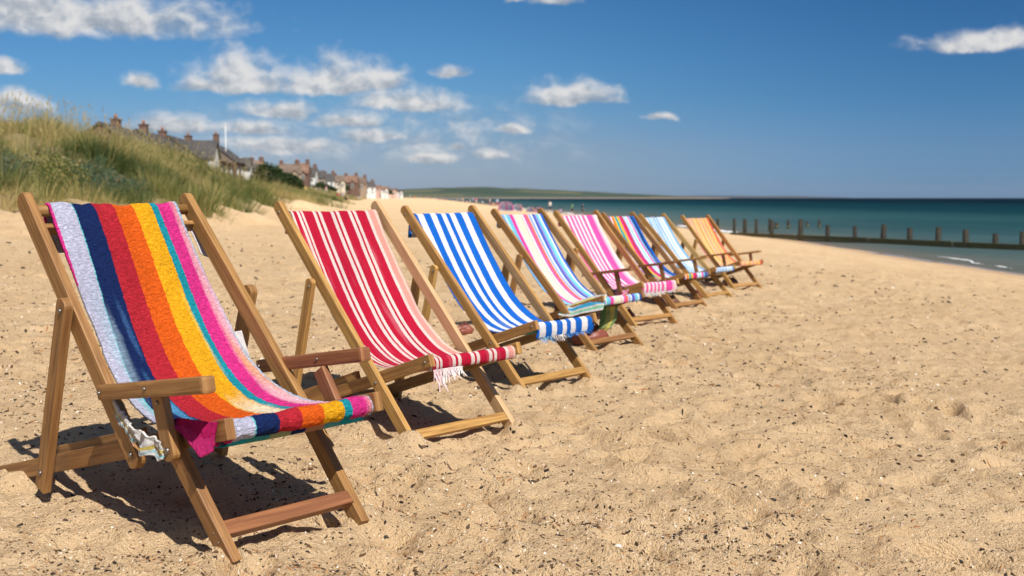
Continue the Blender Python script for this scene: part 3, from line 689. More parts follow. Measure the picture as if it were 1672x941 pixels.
def build_grass():
    rng = np.random.default_rng(11); parts = []
    def zone(n, y0, y1, nb, wid, rad, hgt, seg, em=17):
        Y = np.exp(rng.uniform(np.log(y0), np.log(y1), n)) if y1/y0 > 1.6 else rng.uniform(y0, y1, n)
        dd = np.interp(Y, DFY, DFD)+rng.uniform(-3.5, em, n); X = shore_x(Y)-dd
        e = dune_e(X, Y); vis = (X > -.95*Y-14)
        cover = fbm(X*.22, Y*.22, 71, 3)+.035*np.clip(e, -2, 9)
        keep = vis & (e > -.5+1.5*vn(X*.5, Y*.5, 72)+1.1*(Y < 60)) & (cover > .455+.13*rng.random(n)+.07*((e < 4.5) & (Y < 60)))
        X, Y, e = X[keep], Y[keep], e[keep]; k = len(X)
        tone = .45+2.2*(fbm(X*.18, Y*.18, 73, 3)-.42)+rng.normal(0, .2, k)+.10*(e > 7)
        sz = (.45+.9*vn(X*.5, Y*.5, 74))*rng.uniform(.7, 1.25, k)
        parts.append(tuft_field(X, Y, nb, rad*sz*rng.uniform(.7, 1.3, k), hgt*sz*rng.uniform(.7, 1.2, k), tone, rng, wid, seg))
    zone(4600, 5, 34, 90, .013, .34, .85, 4)
    zone(4300, 30, 75, 60, .022, .46, .95, 3)
    zone(5500, 70, 200, 16, .040, .55, .62, 2)
    zone(8000, 190, 700, 10, .12, .9, .75, 2, 42)
    # tall dry flower stalks along the crest
    n = 1500; Y = rng.uniform(16, 66, n); X = shore_x(Y)-np.interp(Y, DFY, DFD)-rng.uniform(3, 12, n)
    ok = X > -.53*Y-2; X, Y = X[ok], Y[ok]; k = len(X)
    parts.append(blades(np.stack([X, Y, height(X, Y, False)], 1), rng.uniform(1.0, 1.75, k), rng.normal(0, .14, (k, 2))+[.12, 0], .008+Y*.0002, np.full(k, .85), rng, 4))
    hd = parts[-1][0].reshape(k, 5, 2, 3)[:, 4].mean(1)
    for dz in (0, .03, .06, .09):
        parts.append(blades(hd-[0, 0, dz], np.full(k, .075), rng.normal(0, .5, (k, 2)), np.full(k, .03), np.full(k, .9), rng, 2))
    V, Fq, T = merge(parts)
    o = obj('dune_grass', np_mesh('dune_grass', V, Fq, attrs={'tone': T}, smooth=True), M['grass'])
    tag(o, 'green and straw coloured marram grass growing all over the sand dune', 'grass', kind='stuff')
build_grass()
def tuft(u, v, nb, rad, h, tone, label, seed, ty=None):
    rng = np.random.default_rng(seed)
    x, y, z = ground_hit(u, v, 8) if ty is None else spot(u, ty)
    one = np.array([1.]); V, Fq, T = tuft_field(one*x, one*y, nb, one*rad, one*h, one*tone, rng, .011, 4)
    V = V-np.array([x, y, z]); o = obj('marram_tuft', np_mesh('marram_tuft', V, Fq, attrs={'tone': T}), M['grass']); o.location = (x, y, z)
    tag(o, label, 'grass tuft', 'tall tufts of marram grass on the dune')
tuft(140, 222, 900, 1.1, 2.1, .30, 'tall dark green marram tuft on the dune crest, tallest against the sky', 1)
tuft(215, 250, 700, 1.1, 1.6, .66, 'golden straw marram tuft just right of the tall dark green tuft', 2)
tuft(15, 212, 800, 1.2, 2.0, .45, 'tall mixed marram tuft on the dune crest at the edge of the photo', 3)
tuft(262, 316, 500, .7, 1.0, .72, 'brown drooping marram tuft low on the dune behind the rainbow chair', 4)
tuft(395, 350, 420, .7, 1.15, .35, 'green marram tuft at the foot of the dune beyond the rainbow chair', 5)
tuft(60, 285, 460, .6, 1.0, .6, 'yellowish marram tuft halfway up the dune above the rainbow chair', 6)
def shrub(u, v, rad, h, n, label, seed, leaf=.05, m='bluegreen'):
    rng = np.random.default_rng(seed); x, y, z = ground_hit(u, v, 8)
    root = empty('dune_shrub', (x, y, z), 0, label, 'shrub', 'low shrubs on the face of the dune')
    c = rng.normal(0, 1, (n, 3)); c /= np.linalg.norm(c, axis=1, keepdims=True); c[:, 2] = np.abs(c[:, 2])
    lump = .62+.6*vn(np.arctan2(c[:, 1], c[:, 0])*1.6+9, c[:, 2]*2.5, seed); rr = rng.random(n)**.45*lump
    C = c*rr[:, None]*np.array([rad, rad, h])
    gz = height(C[:, 0]+x, C[:, 1]+y, False)-z; C[:, 2] += gz+.02
    a = rng.normal(0, 1, (n, 3)); a[:, 2] += .4; a /= np.linalg.norm(a, axis=1, keepdims=True); b = np.cross(a, rng.normal(0, 1, (n, 3))); b /= np.linalg.norm(b, axis=1, keepdims=True)
    L = leaf*rng.uniform(.6, 1.4, n)[:, None]
    V = np.stack([C, C+a*L*.5+b*L*.28, C+a*L, C+a*L*.5-b*L*.28], 1).reshape(-1, 3)
    T = np.repeat(np.clip(rng.normal(.5, .25, n), 0, 1), 4)
    obj('foliage', np_mesh('foliage', V, np.arange(4*n).reshape(-1, 4), attrs={'tone': T}, smooth=False), M[m], root)
    bm = bmesh.new()
    for k in range(7):
        t = k*.9; rod_bm((0, 0, -.08), (math.cos(t)*rad*.5, math.sin(t)*rad*.5, h*.55), .012, .004, 5, bm=bm)
    obj('stem', bm, M['teak'], root)
shrub(165, 316, 1.25, .85, 5200, 'blue green leafy shrub behind the top of the rainbow deckchair', 3)
shrub(214, 321, .75, .5, 2600, 'small grey green shrub on bare sand right behind the rainbow chair', 9)
shrub(95, 318, 1.0, .95, 4200, 'yellow green bush below the dune tufts, behind the rainbow chair', 5, .06, 'grass')
shrub(10, 300, 1.0, .85, 4000, 'pale green shrub low on the dune at the edge of the photo', 6)

# ------------------------------------------------------------------ scattered seaweed, shell and grit
def build_debris():
    rng = np.random.default_rng(3)
    cols = {'weed': [(.022, .016, .012), (.05, .03, .018), (.10, .055, .025)], 'shell': [(.80, .76, .68), (.70, .55, .42), (.60, .52, .45)], 'rust': [(.32, .16, .07), (.42, .25, .12), (.22, .15, .09)]}
    V, Fc, mi = [], [], []
    m_list = []
    for k, cs in cols.items():
        for i, c in enumerate(cs): m_list.append(flat(f'{k}_{i}', c, .6 if k != 'shell' else .4, .2, 60, .3))
    def piece(x, y, L, w, h, mi_):
        a = rng.uniform(0, 6.28); z = 0.; ca, sa = math.cos(a), math.sin(a); b = len(V); bend = rng.normal(0, .35)
        n = 7 if L > w*1.6 else 6
        ring = [(L*.5*math.cos(2*math.pi*k/n)*(rng.uniform(.75, 1.2)), w*.5*math.sin(2*math.pi*k/n)*rng.uniform(.7, 1.2)) for k in range(n)]
        for (p, q) in ring:
            q = q+bend*p*p/L; V.append((x+ca*p-sa*q, y+sa*p+ca*q, -.002))
        for (p, q) in ring:
            q = q*.6+bend*p*p/L; p *= .7; V.append((x+ca*p-sa*q, y+sa*p+ca*q, h*rng.uniform(.7, 1.2)))
        for k in range(n): Fc.append((b+k, b+(k+1) % n, b+n+(k+1) % n, b+n+k)); mi.append(mi_)
        for k in range(1, n-1, 2):
            Fc.append((b+n, b+n+k, b+n+k+1, b+n+(k+2 if k+2 < n else 0) if k+2 < n else b+n+k+1)); mi.append(mi_)
    n = 75000; Y = 1865./(rng.uniform(0, 1, n)**.85*640+72); X = rng.uniform(-.6, .62, n)*Y
    dens = fbm(X*.8, Y*.8, 91, 3); strand = np.abs(fbm(X*.5+.3*Y, Y*.9, 95, 3)-.5)
    keep = (rng.random(n) < .26+2.9*np.clip(dens-.47, 0, 1)+.55*(strand < .025)) & (dune_e(X, Y) < 1)
    for x, y in zip(X[keep], Y[keep]):
        t = rng.random(); s = min(rng.lognormal(-.35, .55), 2.1)*.0061*(y/3.6)**.8
        if t < .52: piece(x, y, s*rng.uniform(1.0, 2.3), s*rng.uniform(.55, .95), s*.4, int(rng.integers(0, 3)))
        elif t < .76: piece(x, y, s*.85, s*rng.uniform(.4, .75), s*.35, 3+int(rng.integers(0, 3)))
        else: piece(x, y, s*rng.uniform(1.2, 3.2), s*.42, s*.35, 6+int(rng.integers(0, 3)))
    V = np.array(V); V[:, 2] += height(V[:, 0], V[:, 1])
    me = bpy.data.meshes.new('beach_debris'); me.from_pydata(V.tolist(), [], [tuple(dict.fromkeys(f)) for f in Fc]); me.update()
    for m in m_list: me.materials.append(m)
    me.polygons.foreach_set('material_index', mi)
    o = obj('beach_debris', me, None); tag(o, 'bits of dry seaweed, shell and grit strewn over the sand', 'beach debris', kind='stuff')
build_debris()
def pebble(u, v, s, col, label, seed, name='pebble', cat='pebble'):
    x, y, z = ground_hit(u, v, 2.6); rng = random.Random(seed); bm = bmesh.new(); bmesh.ops.create_icosphere(bm, subdivisions=3, radius=1)
    for q in bm.verts:
        k = 1+.28*(vn(q.co.x*1.3+seed, q.co.y*1.3+q.co.z, seed)-.5); q.co = Vector((q.co.x*s*k, q.co.y*s*.62*k, q.co.z*s*.4*k))
    bm.transform(Matrix.Rotation(rng.random()*3, 4, 'Z'))
    o = obj(name, bm, flat(name+str(seed), col, .5, .3, 40), smooth=True); o.location = (x, y, hz(x, y)+s*.15); tag(o, label, cat)
pebble(1007, 902, .017, (.72, .68, .62), 'white shell fragment on the sand near the bottom edge of the photo', 1, 'shell_fragment', 'shell')
pebble(1262, 821, .014, (.025, .02, .02), 'black pebble lying alone on the open foreground sand', 2)
pebble(1170, 762, .016, (.03, .022, .018), 'dark brown seaweed scrap curled up in the foreground sand', 3, 'seaweed_scrap', 'seaweed')
pebble(1365, 893, .016, (.05, .032, .024), 'rounded dark brown pebble near the bottom of the photo', 4)

# ------------------------------------------------------------------ bags and cloths at the chairs
M['leather'] = flat('leather', (.20, .055, .035), .45, .45, 14, .4, .01); M['brown'] = flat('brown', (.13, .06, .035), .5, .4, 14, .4, .01)
def bag(x, y, s, rz, m, label):
    z = hz(x, y); root = empty('beach_bag', (x, y, z), rz, label, 'bag', 'brown bags left under the deckchairs')
    bm = bmesh.new(); bmesh.ops.create_icosphere(bm, subdivisions=4, radius=1)
    for q in bm.verts:
        p = q.co.copy(); k = 1+.35*(float(fbm(p.x*1.7+x, p.y*1.7+p.z*1.3, 7, 3))-.5)
        t = max(0, p.z); q.co = Vector((p.x*s*1.15*k*(1-.35*t), p.y*s*.62*k*(1-.5*t), (max(-.55, p.z)+.53)*s*.8*k-(.22*s*math.exp(-(p.x*2.2)**2) if p.z > .4 else 0)))
    obj('pouch', bm, M[m], root, smooth=True)
    bm = bmesh.new(); pr = None
    for j in range(13):
        a = math.pi*j/12; c = Vector((math.cos(a)*s*.6, -.25*s*math.sin(a), s*.75+s*.55*math.sin(a)))
        if pr is not None: rod_bm(pr, c, s*.06, seg=6, bm=bm)
        pr = c
    obj('strap', bm, M[m], root, smooth=True)
def under(k, px, py): return world(CH[k], (px, py))
bag(*under(4, -.20, -.10), .13, .3, 'leather', 'larger reddish brown bag beneath the pastel striped deckchair')
bag(*under(4, -.72, -.12), .09, 1.3, 'brown', 'dark brown bag behind the prop legs of the pastel striped deckchair')
bag(*under(5, -.22, -.18), .11, .8, 'leather', 'reddish brown bag on the sand beneath the pink striped deckchair')
bag(*under(6, -.20, -.18), .11, .2, 'brown', 'brown bag on the sand beneath the multicoloured wavy deckchair')
bag(*under(7, -.22, -.18), .11, 1., 'leather', 'red brown bag on the sand beneath the pale blue striped deckchair')
bag(*under(8, -.25, -.10), .12, .5, 'brown', 'dark brown bag on the sand beneath the orange and yellow deckchair')
bag(*ground_hit(757, 546)[:2], .07, .5, 'leather', 'small red brown bag lying on the sand between crimson and royal blue deckchairs')
def lying_cloth(name, k, P, Q, m, label, cat, amp=.02, seed=0, group=None):
    c = CH[k]; z0 = cz(c[0], c[1])
    A = np.array([(*world(c, p[:2]), p[2]+z0) for p in P]); B = np.array([(*world(c, p[:2]), p[2]+z0) for p in Q])
    o = A.mean(0); e = cloth(name, A-o, B-o, m, None, nu=36, nv=50, amp=amp, seed=seed, thick=.006); e.location = o
    tag(e, label, cat, group)
CUSH = fabric_mat('bright_patch_cloth', seq([(10, WHT), (8, (.75, .68, .16)), (10, WHT), (16, (.06, .38, .66)), (8, (.72, .70, .60)), (14, (.25, .55, .40)), (10, WHT)]), .4, .05)
GRNC = fabric_mat('green_yellow_cloth', seq([(10, (.12, .22, .08)), (10, (.28, .33, .12)), (10, (.52, .46, .12)), (8, (.16, .27, .12))]), .4, .08)
lying_cloth('beach_towel', 4, [(-.34, -.262, .31), (-.20, -.258, .355), (-.06, -.252, .40), (.07, -.245, .425)], [(-.34, -.315, .255), (-.20, -.325, .25), (-.06, -.325, .285), (.07, -.300, .315)], CUSH, 'patchwork towel of blue, yellow and white draped over the seat rail of the pastel chair', 'towel', .014, 3)
lying_cloth('beach_towel', 4, [(-.12, -.05, .31), (-.11, -.06, .22), (-.12, -.08, .14), (-.16, -.10, .10)], [(-.06, .10, .31), (-.05, .08, .21), (-.07, .03, .14), (-.12, -.02, .10)], GRNC, 'green and yellow towel trailing from the seat of the pastel chair onto the bag', 'towel', .018, 9)
lying_cloth('beach_towel', 5, [(-.36, -.262, .30), (-.22, -.258, .345), (-.10, -.252, .385)], [(-.36, -.32, .25), (-.22, -.325, .255), (-.10, -.31, .30)], FAB[5], 'pale pink towel draped over a seat rail of the pink striped deckchair', 'towel', .014, 4)

# ------------------------------------------------------------------ groyne
M['tarwood'] = wood_mat('tarwood', (.032, .026, .015), (.012, .010, .006), .75)
M['weedwood'] = wood_mat('weedwood', (.11, .098, .038), (.04, .036, .014), .6)
def groyne():
    root = empty('timber_groyne', (14, 64.8, SEA), 0, 'weathered timber groyne of short posts along a mossy beam, running from sand into sea', 'groyne')
    A = np.array([14.0, 64.8]); B = np.array([24.3, 50.6]); D = B-A
    us = [1214, 1258, 1303, 1348, 1394, 1438, 1483, 1528, 1575, 1622, 1668, 1716]
    tops = [359, 361, 362, 368, 369, 371, 373, 376, 378, 381, 384, 387]
    rng = random.Random(4)
    nrm = np.array([-D[1], D[0]])/np.hypot(*D)
    for u, v in zip(us, tops):
        k = (u-836)/F; t = (k*A[1]-A[0])/(D[0]-k*D[1]); p = A+D*t; top = CAMZ-(v-323)*p[1]/F
        p = p+nrm*.16; w = rng.uniform(.24, .32)
        bm = rod_bm((p[0]-14, p[1]-64.8, -1.2), (p[0]-14+rng.uniform(-.07, .07), p[1]-64.8, top-SEA+rng.uniform(-.05, .18)), w*.52, w*.46, 10)
        for q in bm.verts:
            q.co.x += (float(vn(q.co.z*3, q.co.y*9, 3))-.5)*.03
        bmesh.ops.bevel(bm, geom=[e for e in bm.edges if abs(e.verts[0].co.z-e.verts[1].co.z) < .1 and e.verts[0].co.z > 0], offset=.02, segments=2, affect='EDGES')
        obj('post', bm, M['tarwood'], root)
    n0, n1 = A-D*.06, A+D*1.35
    for j, (z0, h) in enumerate(((-1.165, .22), (-1.40, .24))):
        seg = 5
        for i in range(seg):
            a = n0+(n1-n0)*i/seg; b = n0+(n1-n0)*(i+.985)/seg; dz = -.018*i if j == 0 else -.012*i
            dz -= .02*max(0, i-2)
            board('plank', (a[0]-14, a[1]-64.8, z0-SEA+dz+rng.uniform(-.015, .015)), (b[0]-14, b[1]-64.8, z0-SEA+dz-.012+rng.uniform(-.015, .015)), (nrm[0], nrm[1], 0), h, .10, M['weedwood'], root, bev=.012)
groyne()
PST = [(1172, 357, 376, 72, .22, 'dark timber post in the shallows just behind the orange deckchair'), (1199, 357, 384, 70, .22, 'first timber post in the sea left of the groyne'), (1235, 358, 384, 68, .22, 'slim timber post standing in the sea close behind the first two groyne posts'),
       (1256, 357, 380, 78, .2, 'tall dark timber post half hidden behind the second groyne post'), (1267, 363, 373, 86, .3, 'short stubby timber stump in the sea beside the second groyne post'), (1287, 359, 374, 86, .24, 'timber post alone in the sea before the third groyne post'),
       (1318, 361, 372, 90, .22, 'timber post alone in the sea just past the third groyne post'), (1337, 359, 373, 88, .22, 'last and farthest timber post standing in the sea off the groyne')]
for u, v, vb, Y, w, lab in PST:
    x = (u-836)/F*Y; top = CAMZ-(v-323)*Y/F
    root = empty('sea_post', (x, Y, SEA), 0, lab, 'post', 'old timber posts standing in the sea')
    obj('shaft', rod_bm((0, 0, -1.5), (random.uniform(-.05, .05), 0, top-SEA), w*.52, w*.44, 10), M['tarwood'], root)
    obj('weed_collar', rod_bm((0, 0, -.05), (0, 0, .22), w*.60, w*.55, 10), M['weedwood'], root)

# ------------------------------------------------------------------ houses
def wallmat(n, c): return flat(n, c, .85, .12, 1.5, .2)
M['brick'] = wallmat('brick', (.165, .10, .078)); M['tanbrick'] = wallmat('tanbrick', (.33, .25, .18)); M['render'] = wallmat('render', (.66, .66, .64)); M['cream'] = wallmat('cream', (.60, .52, .40)); M['pinkr'] = wallmat('pinkr', (.58, .40, .34))
def roofmat(n, c):
    m, g, P = mat(n); tc = g.n('ShaderNodeTexCoord').outputs['Object']
    w = g.n('ShaderNodeTexBrick', {'Vector': tc, 'Scale': 3.2, 'Color1': (*[k*.85 for k in c], 1), 'Color2': (*[k*1.15 for k in c], 1), 'Mortar': (*[k*.55 for k in c], 1), 'Mortar Size': .015})
    P('Base Color', g.mix(g.ss(g.noise(tc, .6, 4), .4, .75), w.outputs[0], tuple(k*1.35 for k in c))); P('Roughness', .8); P('Specular IOR Level', .2); return m
M['slate'] = roofmat('slate', (.075, .07, .068)); M['tile'] = roofmat('tile', (.20, .12, .085)); M['browntile'] = roofmat('browntile', (.15, .11, .085))
M['wframe'] = flat('wframe', (.75, .75, .73), .4); m, g, P = mat('glass'); P('Base Color', (.03, .04, .05)); P('Roughness', .08); P('Specular IOR Level', .6); M['glass'] = m
M['pot'] = flat('pot', (.30, .14, .08), .8); M['lead'] = flat('lead', (.3, .31, .33), .6)
def prism(pts, y0, y1, bm=None):
    """outline in x-z extruded from y0 to y1"""
    bm = bm or bmesh.new(); A = [bm.verts.new((x, y0, z)) for x, z in pts]; B = [bm.verts.new((x, y1, z)) for x, z in pts]; k = len(pts)
    bm.faces.new(A); bm.faces.new(B[::-1])
    for i in range(k): bm.faces.new((A[i], B[i], B[(i+1) % k], A[(i+1) % k]))
    bmesh.ops.recalc_face_normals(bm, faces=bm.faces); return bm
def prism_y(pts, x0, x1):
    """outline in y-z extruded along x"""
    bm = bmesh.new(); A = [bm.verts.new((x0, y, z)) for y, z in pts]; B = [bm.verts.new((x1, y, z)) for y, z in pts]; k = len(pts)
    bm.faces.new(A); bm.faces.new(B[::-1])
    for i in range(k): bm.faces.new((A[i], B[i], B[(i+1) % k], A[(i+1) % k]))
    bmesh.ops.recalc_face_normals(bm, faces=bm.faces); return bm
def window(root, x, z, w, h, y, face=-1, m='wframe'):
    f = bmesh.new(); t = .07
    for c, s in (((x, y, z+h/2), (w, .09, t)), ((x, y, z-h/2), (w, .09, t)), ((x-w/2, y, z), (t, .088, h-t)), ((x+w/2, y, z), (t, .088, h-t)), ((x, y, z), (t*.7, .06, h-t))): box_into(f, c, s)
    fr = obj('window', f, M[m], root); box('pane', (x, y+.012, z), (w-.06, .03, h-.06), M['glass'], fr)
def chimney(root, x, y, z0, z1, pots=2, w=1.05, m='brick', par=None):
    bm = bmesh.new(); box_into(bm, (x, y, (z0+z1)/2), (w, w*.75, z1-z0)); box_into(bm, (x, y, z1+.062), (w*1.15, w*.9, .12))
    c = obj('chimney', bm, M[m], par or root)
    for i in range(pots):
        px = x+(i-(pots-1)/2)*.34; rod('chimney_pot', (px, y, z1+.124), (px, y, z1+.55), .13, M['pot'], c, .10, 10)
def house(loc, rz, L, D, eave, ridge, wall, roof, label, wins=(), chims=(), gable=None, door=None, group='houses along the top of the dunes', name='house', end_w=()):
    root = empty(name, loc, rz, label, 'house', group); h = D/2
    obj('wall', prism_y([(-h, -2.5), (h, -2.5), (h, eave), (0, ridge-.16), (-h, eave)], -L/2, L/2), M[wall], root)
    o = .35; sl = (ridge-eave)/h; ez = eave-sl*o
    bm = prism_y([(-h-o, ez), (0, ridge), (h+o, ez), (h+o, ez+.16), (0, ridge+.17), (-h-o, ez+.16)], -L/2-.2, L/2+.2)
    rf = obj('roof', bm, M[roof], root)
    for (x, z, w, hh) in wins: window(root, x, z, w, hh, -h-.03)
    for (x, z1, p) in chims: chimney(root, x, 0, ridge-.9, z1, p, par=rf)
    if gable:
        gx, gw, gz, gm = gable; y0 = -h-.9
        obj('front_gable', prism([(gx-gw/2, -2.5), (gx+gw/2, -2.5), (gx+gw/2, gz), (gx, gz+gw*.42), (gx-gw/2, gz)], y0, -.1*h), M[gm], root)
        bm = bmesh.new()
        for s in (-1, 1): prism([(gx, gz+gw*.42+.02), (gx+s*(gw/2+.3), gz-.25), (gx+s*(gw/2+.3), gz-.10), (gx, gz+gw*.42+.19)], y0-.25, -.05*h, bm)
        obj('gable_roof', bm, M[roof], root)
        window(root, gx, gz-1.2, gw*.55, 1.3, y0-.03)
    if door: box('door', (door, -h-.03, 1.05), (.95, .08, 2.1), M['teak'], root)
    return root
def hrow(x, y): return (x, y, 1.0)
T90 = R(90)
def row_pt(Y): t = (Y-105)/60; return -38-7*t, Y
rz = math.atan2(60, -7)
def terr(Y, L, label, **k):
    x, y = row_pt(Y); return house((x, y, .9-1.15*(1-(Y-104)/63)), rz, L, 6.4, 5.6, 8.0, **k, label=label)
W2 = lambda L: [(-L*.28, 4.3, 1.3, 1.4), (L*.05, 4.3, 1.3, 1.4), (L*.34, 4.3, 1.1, 1.4), (-L*.28, 1.5, 1.5, 1.5), (L*.30, 1.5, 1.5, 1.5)]
terr(104, 13.4, 'first brick house of the terrace, slate roof and chimney just above the crest grass', wall='brick', roof='slate', wins=W2(13), chims=[(-.8, 8.7, 2)], door=-.9)
terr(119, 15, 'long slate roofed brick house with two chimneys, second in the terrace', wall='brick', roof='slate', wins=W2(14), chims=[(-4.0, 8.7, 2), (5.6, 8.6, 2)], door=1.6)
terr(134.6, 14, 'slate roofed house with a white front gable in the terrace', wall='tanbrick', roof='slate', wins=W2(13)[:1]+W2(13)[3:4], chims=[(6.2, 8.7, 2)], gable=(2.2, 4.6, 5.9, 'render'))
terr(151, 15, 'red brick terrace house with a brown tiled roof patch', wall='brick', roof='browntile', wins=W2(15), chims=[], door=2.0)
terr(167, 14.5, 'red brick end house with tall orange chimney beside a white flagpole', wall='brick', roof='slate', wins=W2(14), chims=[(-3.2, 9.6, 3)], gable=(4.6, 3.4, 4.9, 'render'), door=-1)
x, y = row_pt(165.5); root = empty('flagpole', (x+1.2, y, .9), 0, 'white flagpole rising beside the orange chimney of the end house', 'flagpole')
rod('pole', (0, 0, 0), (0, 0, 11.2), .07, M['wframe'], root, .05, 10); bm = bmesh.new(); bmesh.ops.create_uvsphere(bm, u_segments=12, v_segments=8, radius=.14, matrix=Matrix.Translation((0, 0, 11.3))); obj('finial', bm, M['wframe'], root, smooth=True)
# low white flat-roofed building past the terrace
x, y = -48.5, 192; root = empty('white_building', (x, y, 1.2), rz, 'low white flat roofed building beyond the brick end house', 'building', 'houses along the top of the dunes')
box('wall', (0, 0, 2.2), (11, 6, 7.0), M['render'], root); box('roof', (0, 0, 5.83), (11.5, 6.5, .24), M['lead'], root)
for k in range(4): window(root, -3.9+k*2.6, 4.0, 1.5, 1.4, -3.03)
bm = bmesh.new(); bmesh.ops.create_uvsphere(bm, u_segments=20, v_segments=10, radius=1, matrix=Matrix.Translation((-1, 0, 6.55)) @ Matrix.Diagonal((2.6, 1.6, .45, 1))); obj('roof_dome', bm, M['render'], root, smooth=True)
def bush(x, y, z, rx, rzz, label, seed, n=5200, leaf=.28):
    root = empty('round_bush', (x, y, z), 0, label, 'bush', 'bushes between the far houses'); rng = np.random.default_rng(seed)
    c = rng.normal(0, 1, (n, 3)); c /= np.linalg.norm(c, axis=1, keepdims=True); c[:, 2] = np.abs(c[:, 2])
    lump = .72+.5*fbm(np.arctan2(c[:, 1], c[:, 0])*1.5+5, c[:, 2]*2.2, seed, 2); C = c*(lump*(.6+.4*rng.random(n)**.4))[:, None]*[rx, rx*.8, rzz]
    a = rng.normal(0, 1, (n, 3)); a /= np.linalg.norm(a, axis=1, keepdims=True); b = np.cross(a, rng.normal(0, 1, (n, 3))); b /= np.linalg.norm(b, axis=1, keepdims=True)
    L = leaf*rng.uniform(.6, 1.4, n)[:, None]
    V = np.stack([C, C+a*L*.5+b*L*.35, C+a*L, C+a*L*.5-b*L*.35], 1).reshape(-1, 3); T = np.repeat(np.clip(rng.normal(.5, .25, n), 0, 1), 4)
    obj('crown', np_mesh('crown', V, np.arange(4*n).reshape(-1, 4), attrs={'tone': T}, smooth=False), M['hedge'], root)
    rod('trunk', (0, 0, -1.5), (0, 0, rzz*.6), .25, M['tarwood'], root, .12, 8)
bush(-38.5, 170, 2.6, 2.9, 4.0, 'large rounded dark green bush beyond the white building', 4)
bush(-34.5, 168, 2.2, 2.0, 2.6, 'lower dark green bush sloping down beside the large rounded bush', 5, 3000)
# far houses, each where the photograph shows its roof
FAR = [(418, 263, 300, 18, 'tile', 'brick', 260, 'red chimneyed brick house peeping over the dark bush'), (472, 268, 306, 30, 'browntile', 'tanbrick', 300, 'tan house with broad brown roof right of the dark bush'), (493, 267, 306, 20, 'tile', 'brick', 320, 'tall brown brick house with the highest red roof of the far row'),
       (507, 274, 308, 16, 'slate', 'render', 335, 'grey and white house next to the high red roof'), (522, 279, 308, 13, 'slate', 'tanbrick', 350, 'dark slate roofed house between two white houses'), (537, 284, 311, 15, 'slate', 'render', 365, 'white gabled house with slate roof in the middle of the far row'),
       (553, 287, 312, 14, 'browntile', 'cream', 380, 'cream house with brown roof past the white gabled house'), (573, 287, 314, 19, 'tile', 'brick', 400, 'wide red brick house with two chimneys in the far row'), (589, 290, 315, 15, 'browntile', 'tanbrick', 420, 'narrow tan brick house beside the wide brick one'),
       (601, 297, 317, 17, 'slate', 'render', 450, 'bright white house at the lower end of the far row'), (614, 303, 317, 9, 'tile', 'pinkr', 480, 'small pink house with red roof after the bright white house'), (625, 305, 317, 11, 'tile', 'render', 500, 'small white house with red roof near the end of the row'),
       (640, 308, 318, 12, 'browntile', 'pinkr', 540, 'small pink house with brown roof, next to last in the row'), (652, 310, 318, 8, 'slate', 'render', 580, 'tiny white house, last of the row before the green hill')]
rr = random.Random(8)
for u, v0, v1, w, roof, wall, Y, lab in FAR:
    x = (u-836)/F*Y; zt = CAMZ+(323-v0)*Y/F; zb = CAMZ+(323-v1)*Y/F; L = w*Y/F*1.15; H = zt-zb; D = max(4.5, L*.8)
    gab = rr.random() < .4
    house((x, Y+D/2, zb), R(rr.uniform(-8, 28)), L, D, H*.62, H*.98, wall, roof, lab, wins=[(-L*.25, H*.40, L*.2, H*.16), (L*.22, H*.40, L*.2, H*.16), (-L*.25, H*.14, L*.2, H*.14), (L*.22, H*.14, L*.2, H*.14)],
          chims=[(-L*.38, H*1.10, 2)]+([(L*.38, H*1.12, 2)] if w > 14 else []), gable=((L*.18, L*.34, H*.58, wall) if gab else None), group='far houses on the slope beyond the dunes')
for (u, v, Y, s, k, lab) in [(528, 305, 340, 2.6, 1, 'dark green bush in front of the dark slate house'), (543, 309, 355, 2.2, 2, 'small green bush below the white gabled house'), (563, 306, 390, 2.4, 3, 'green bush between the cream house and the brick house'), (455, 296, 290, 2.6, 4, 'green bush left of the tan house'), (633, 314, 510, 3., 6, 'green bush between the small white and pink houses')]:
    bush((u-836)/F*Y, Y-4, CAMZ+(323-v)*Y/F-1, s, s*.9, lab, 20+k, 900, .5)

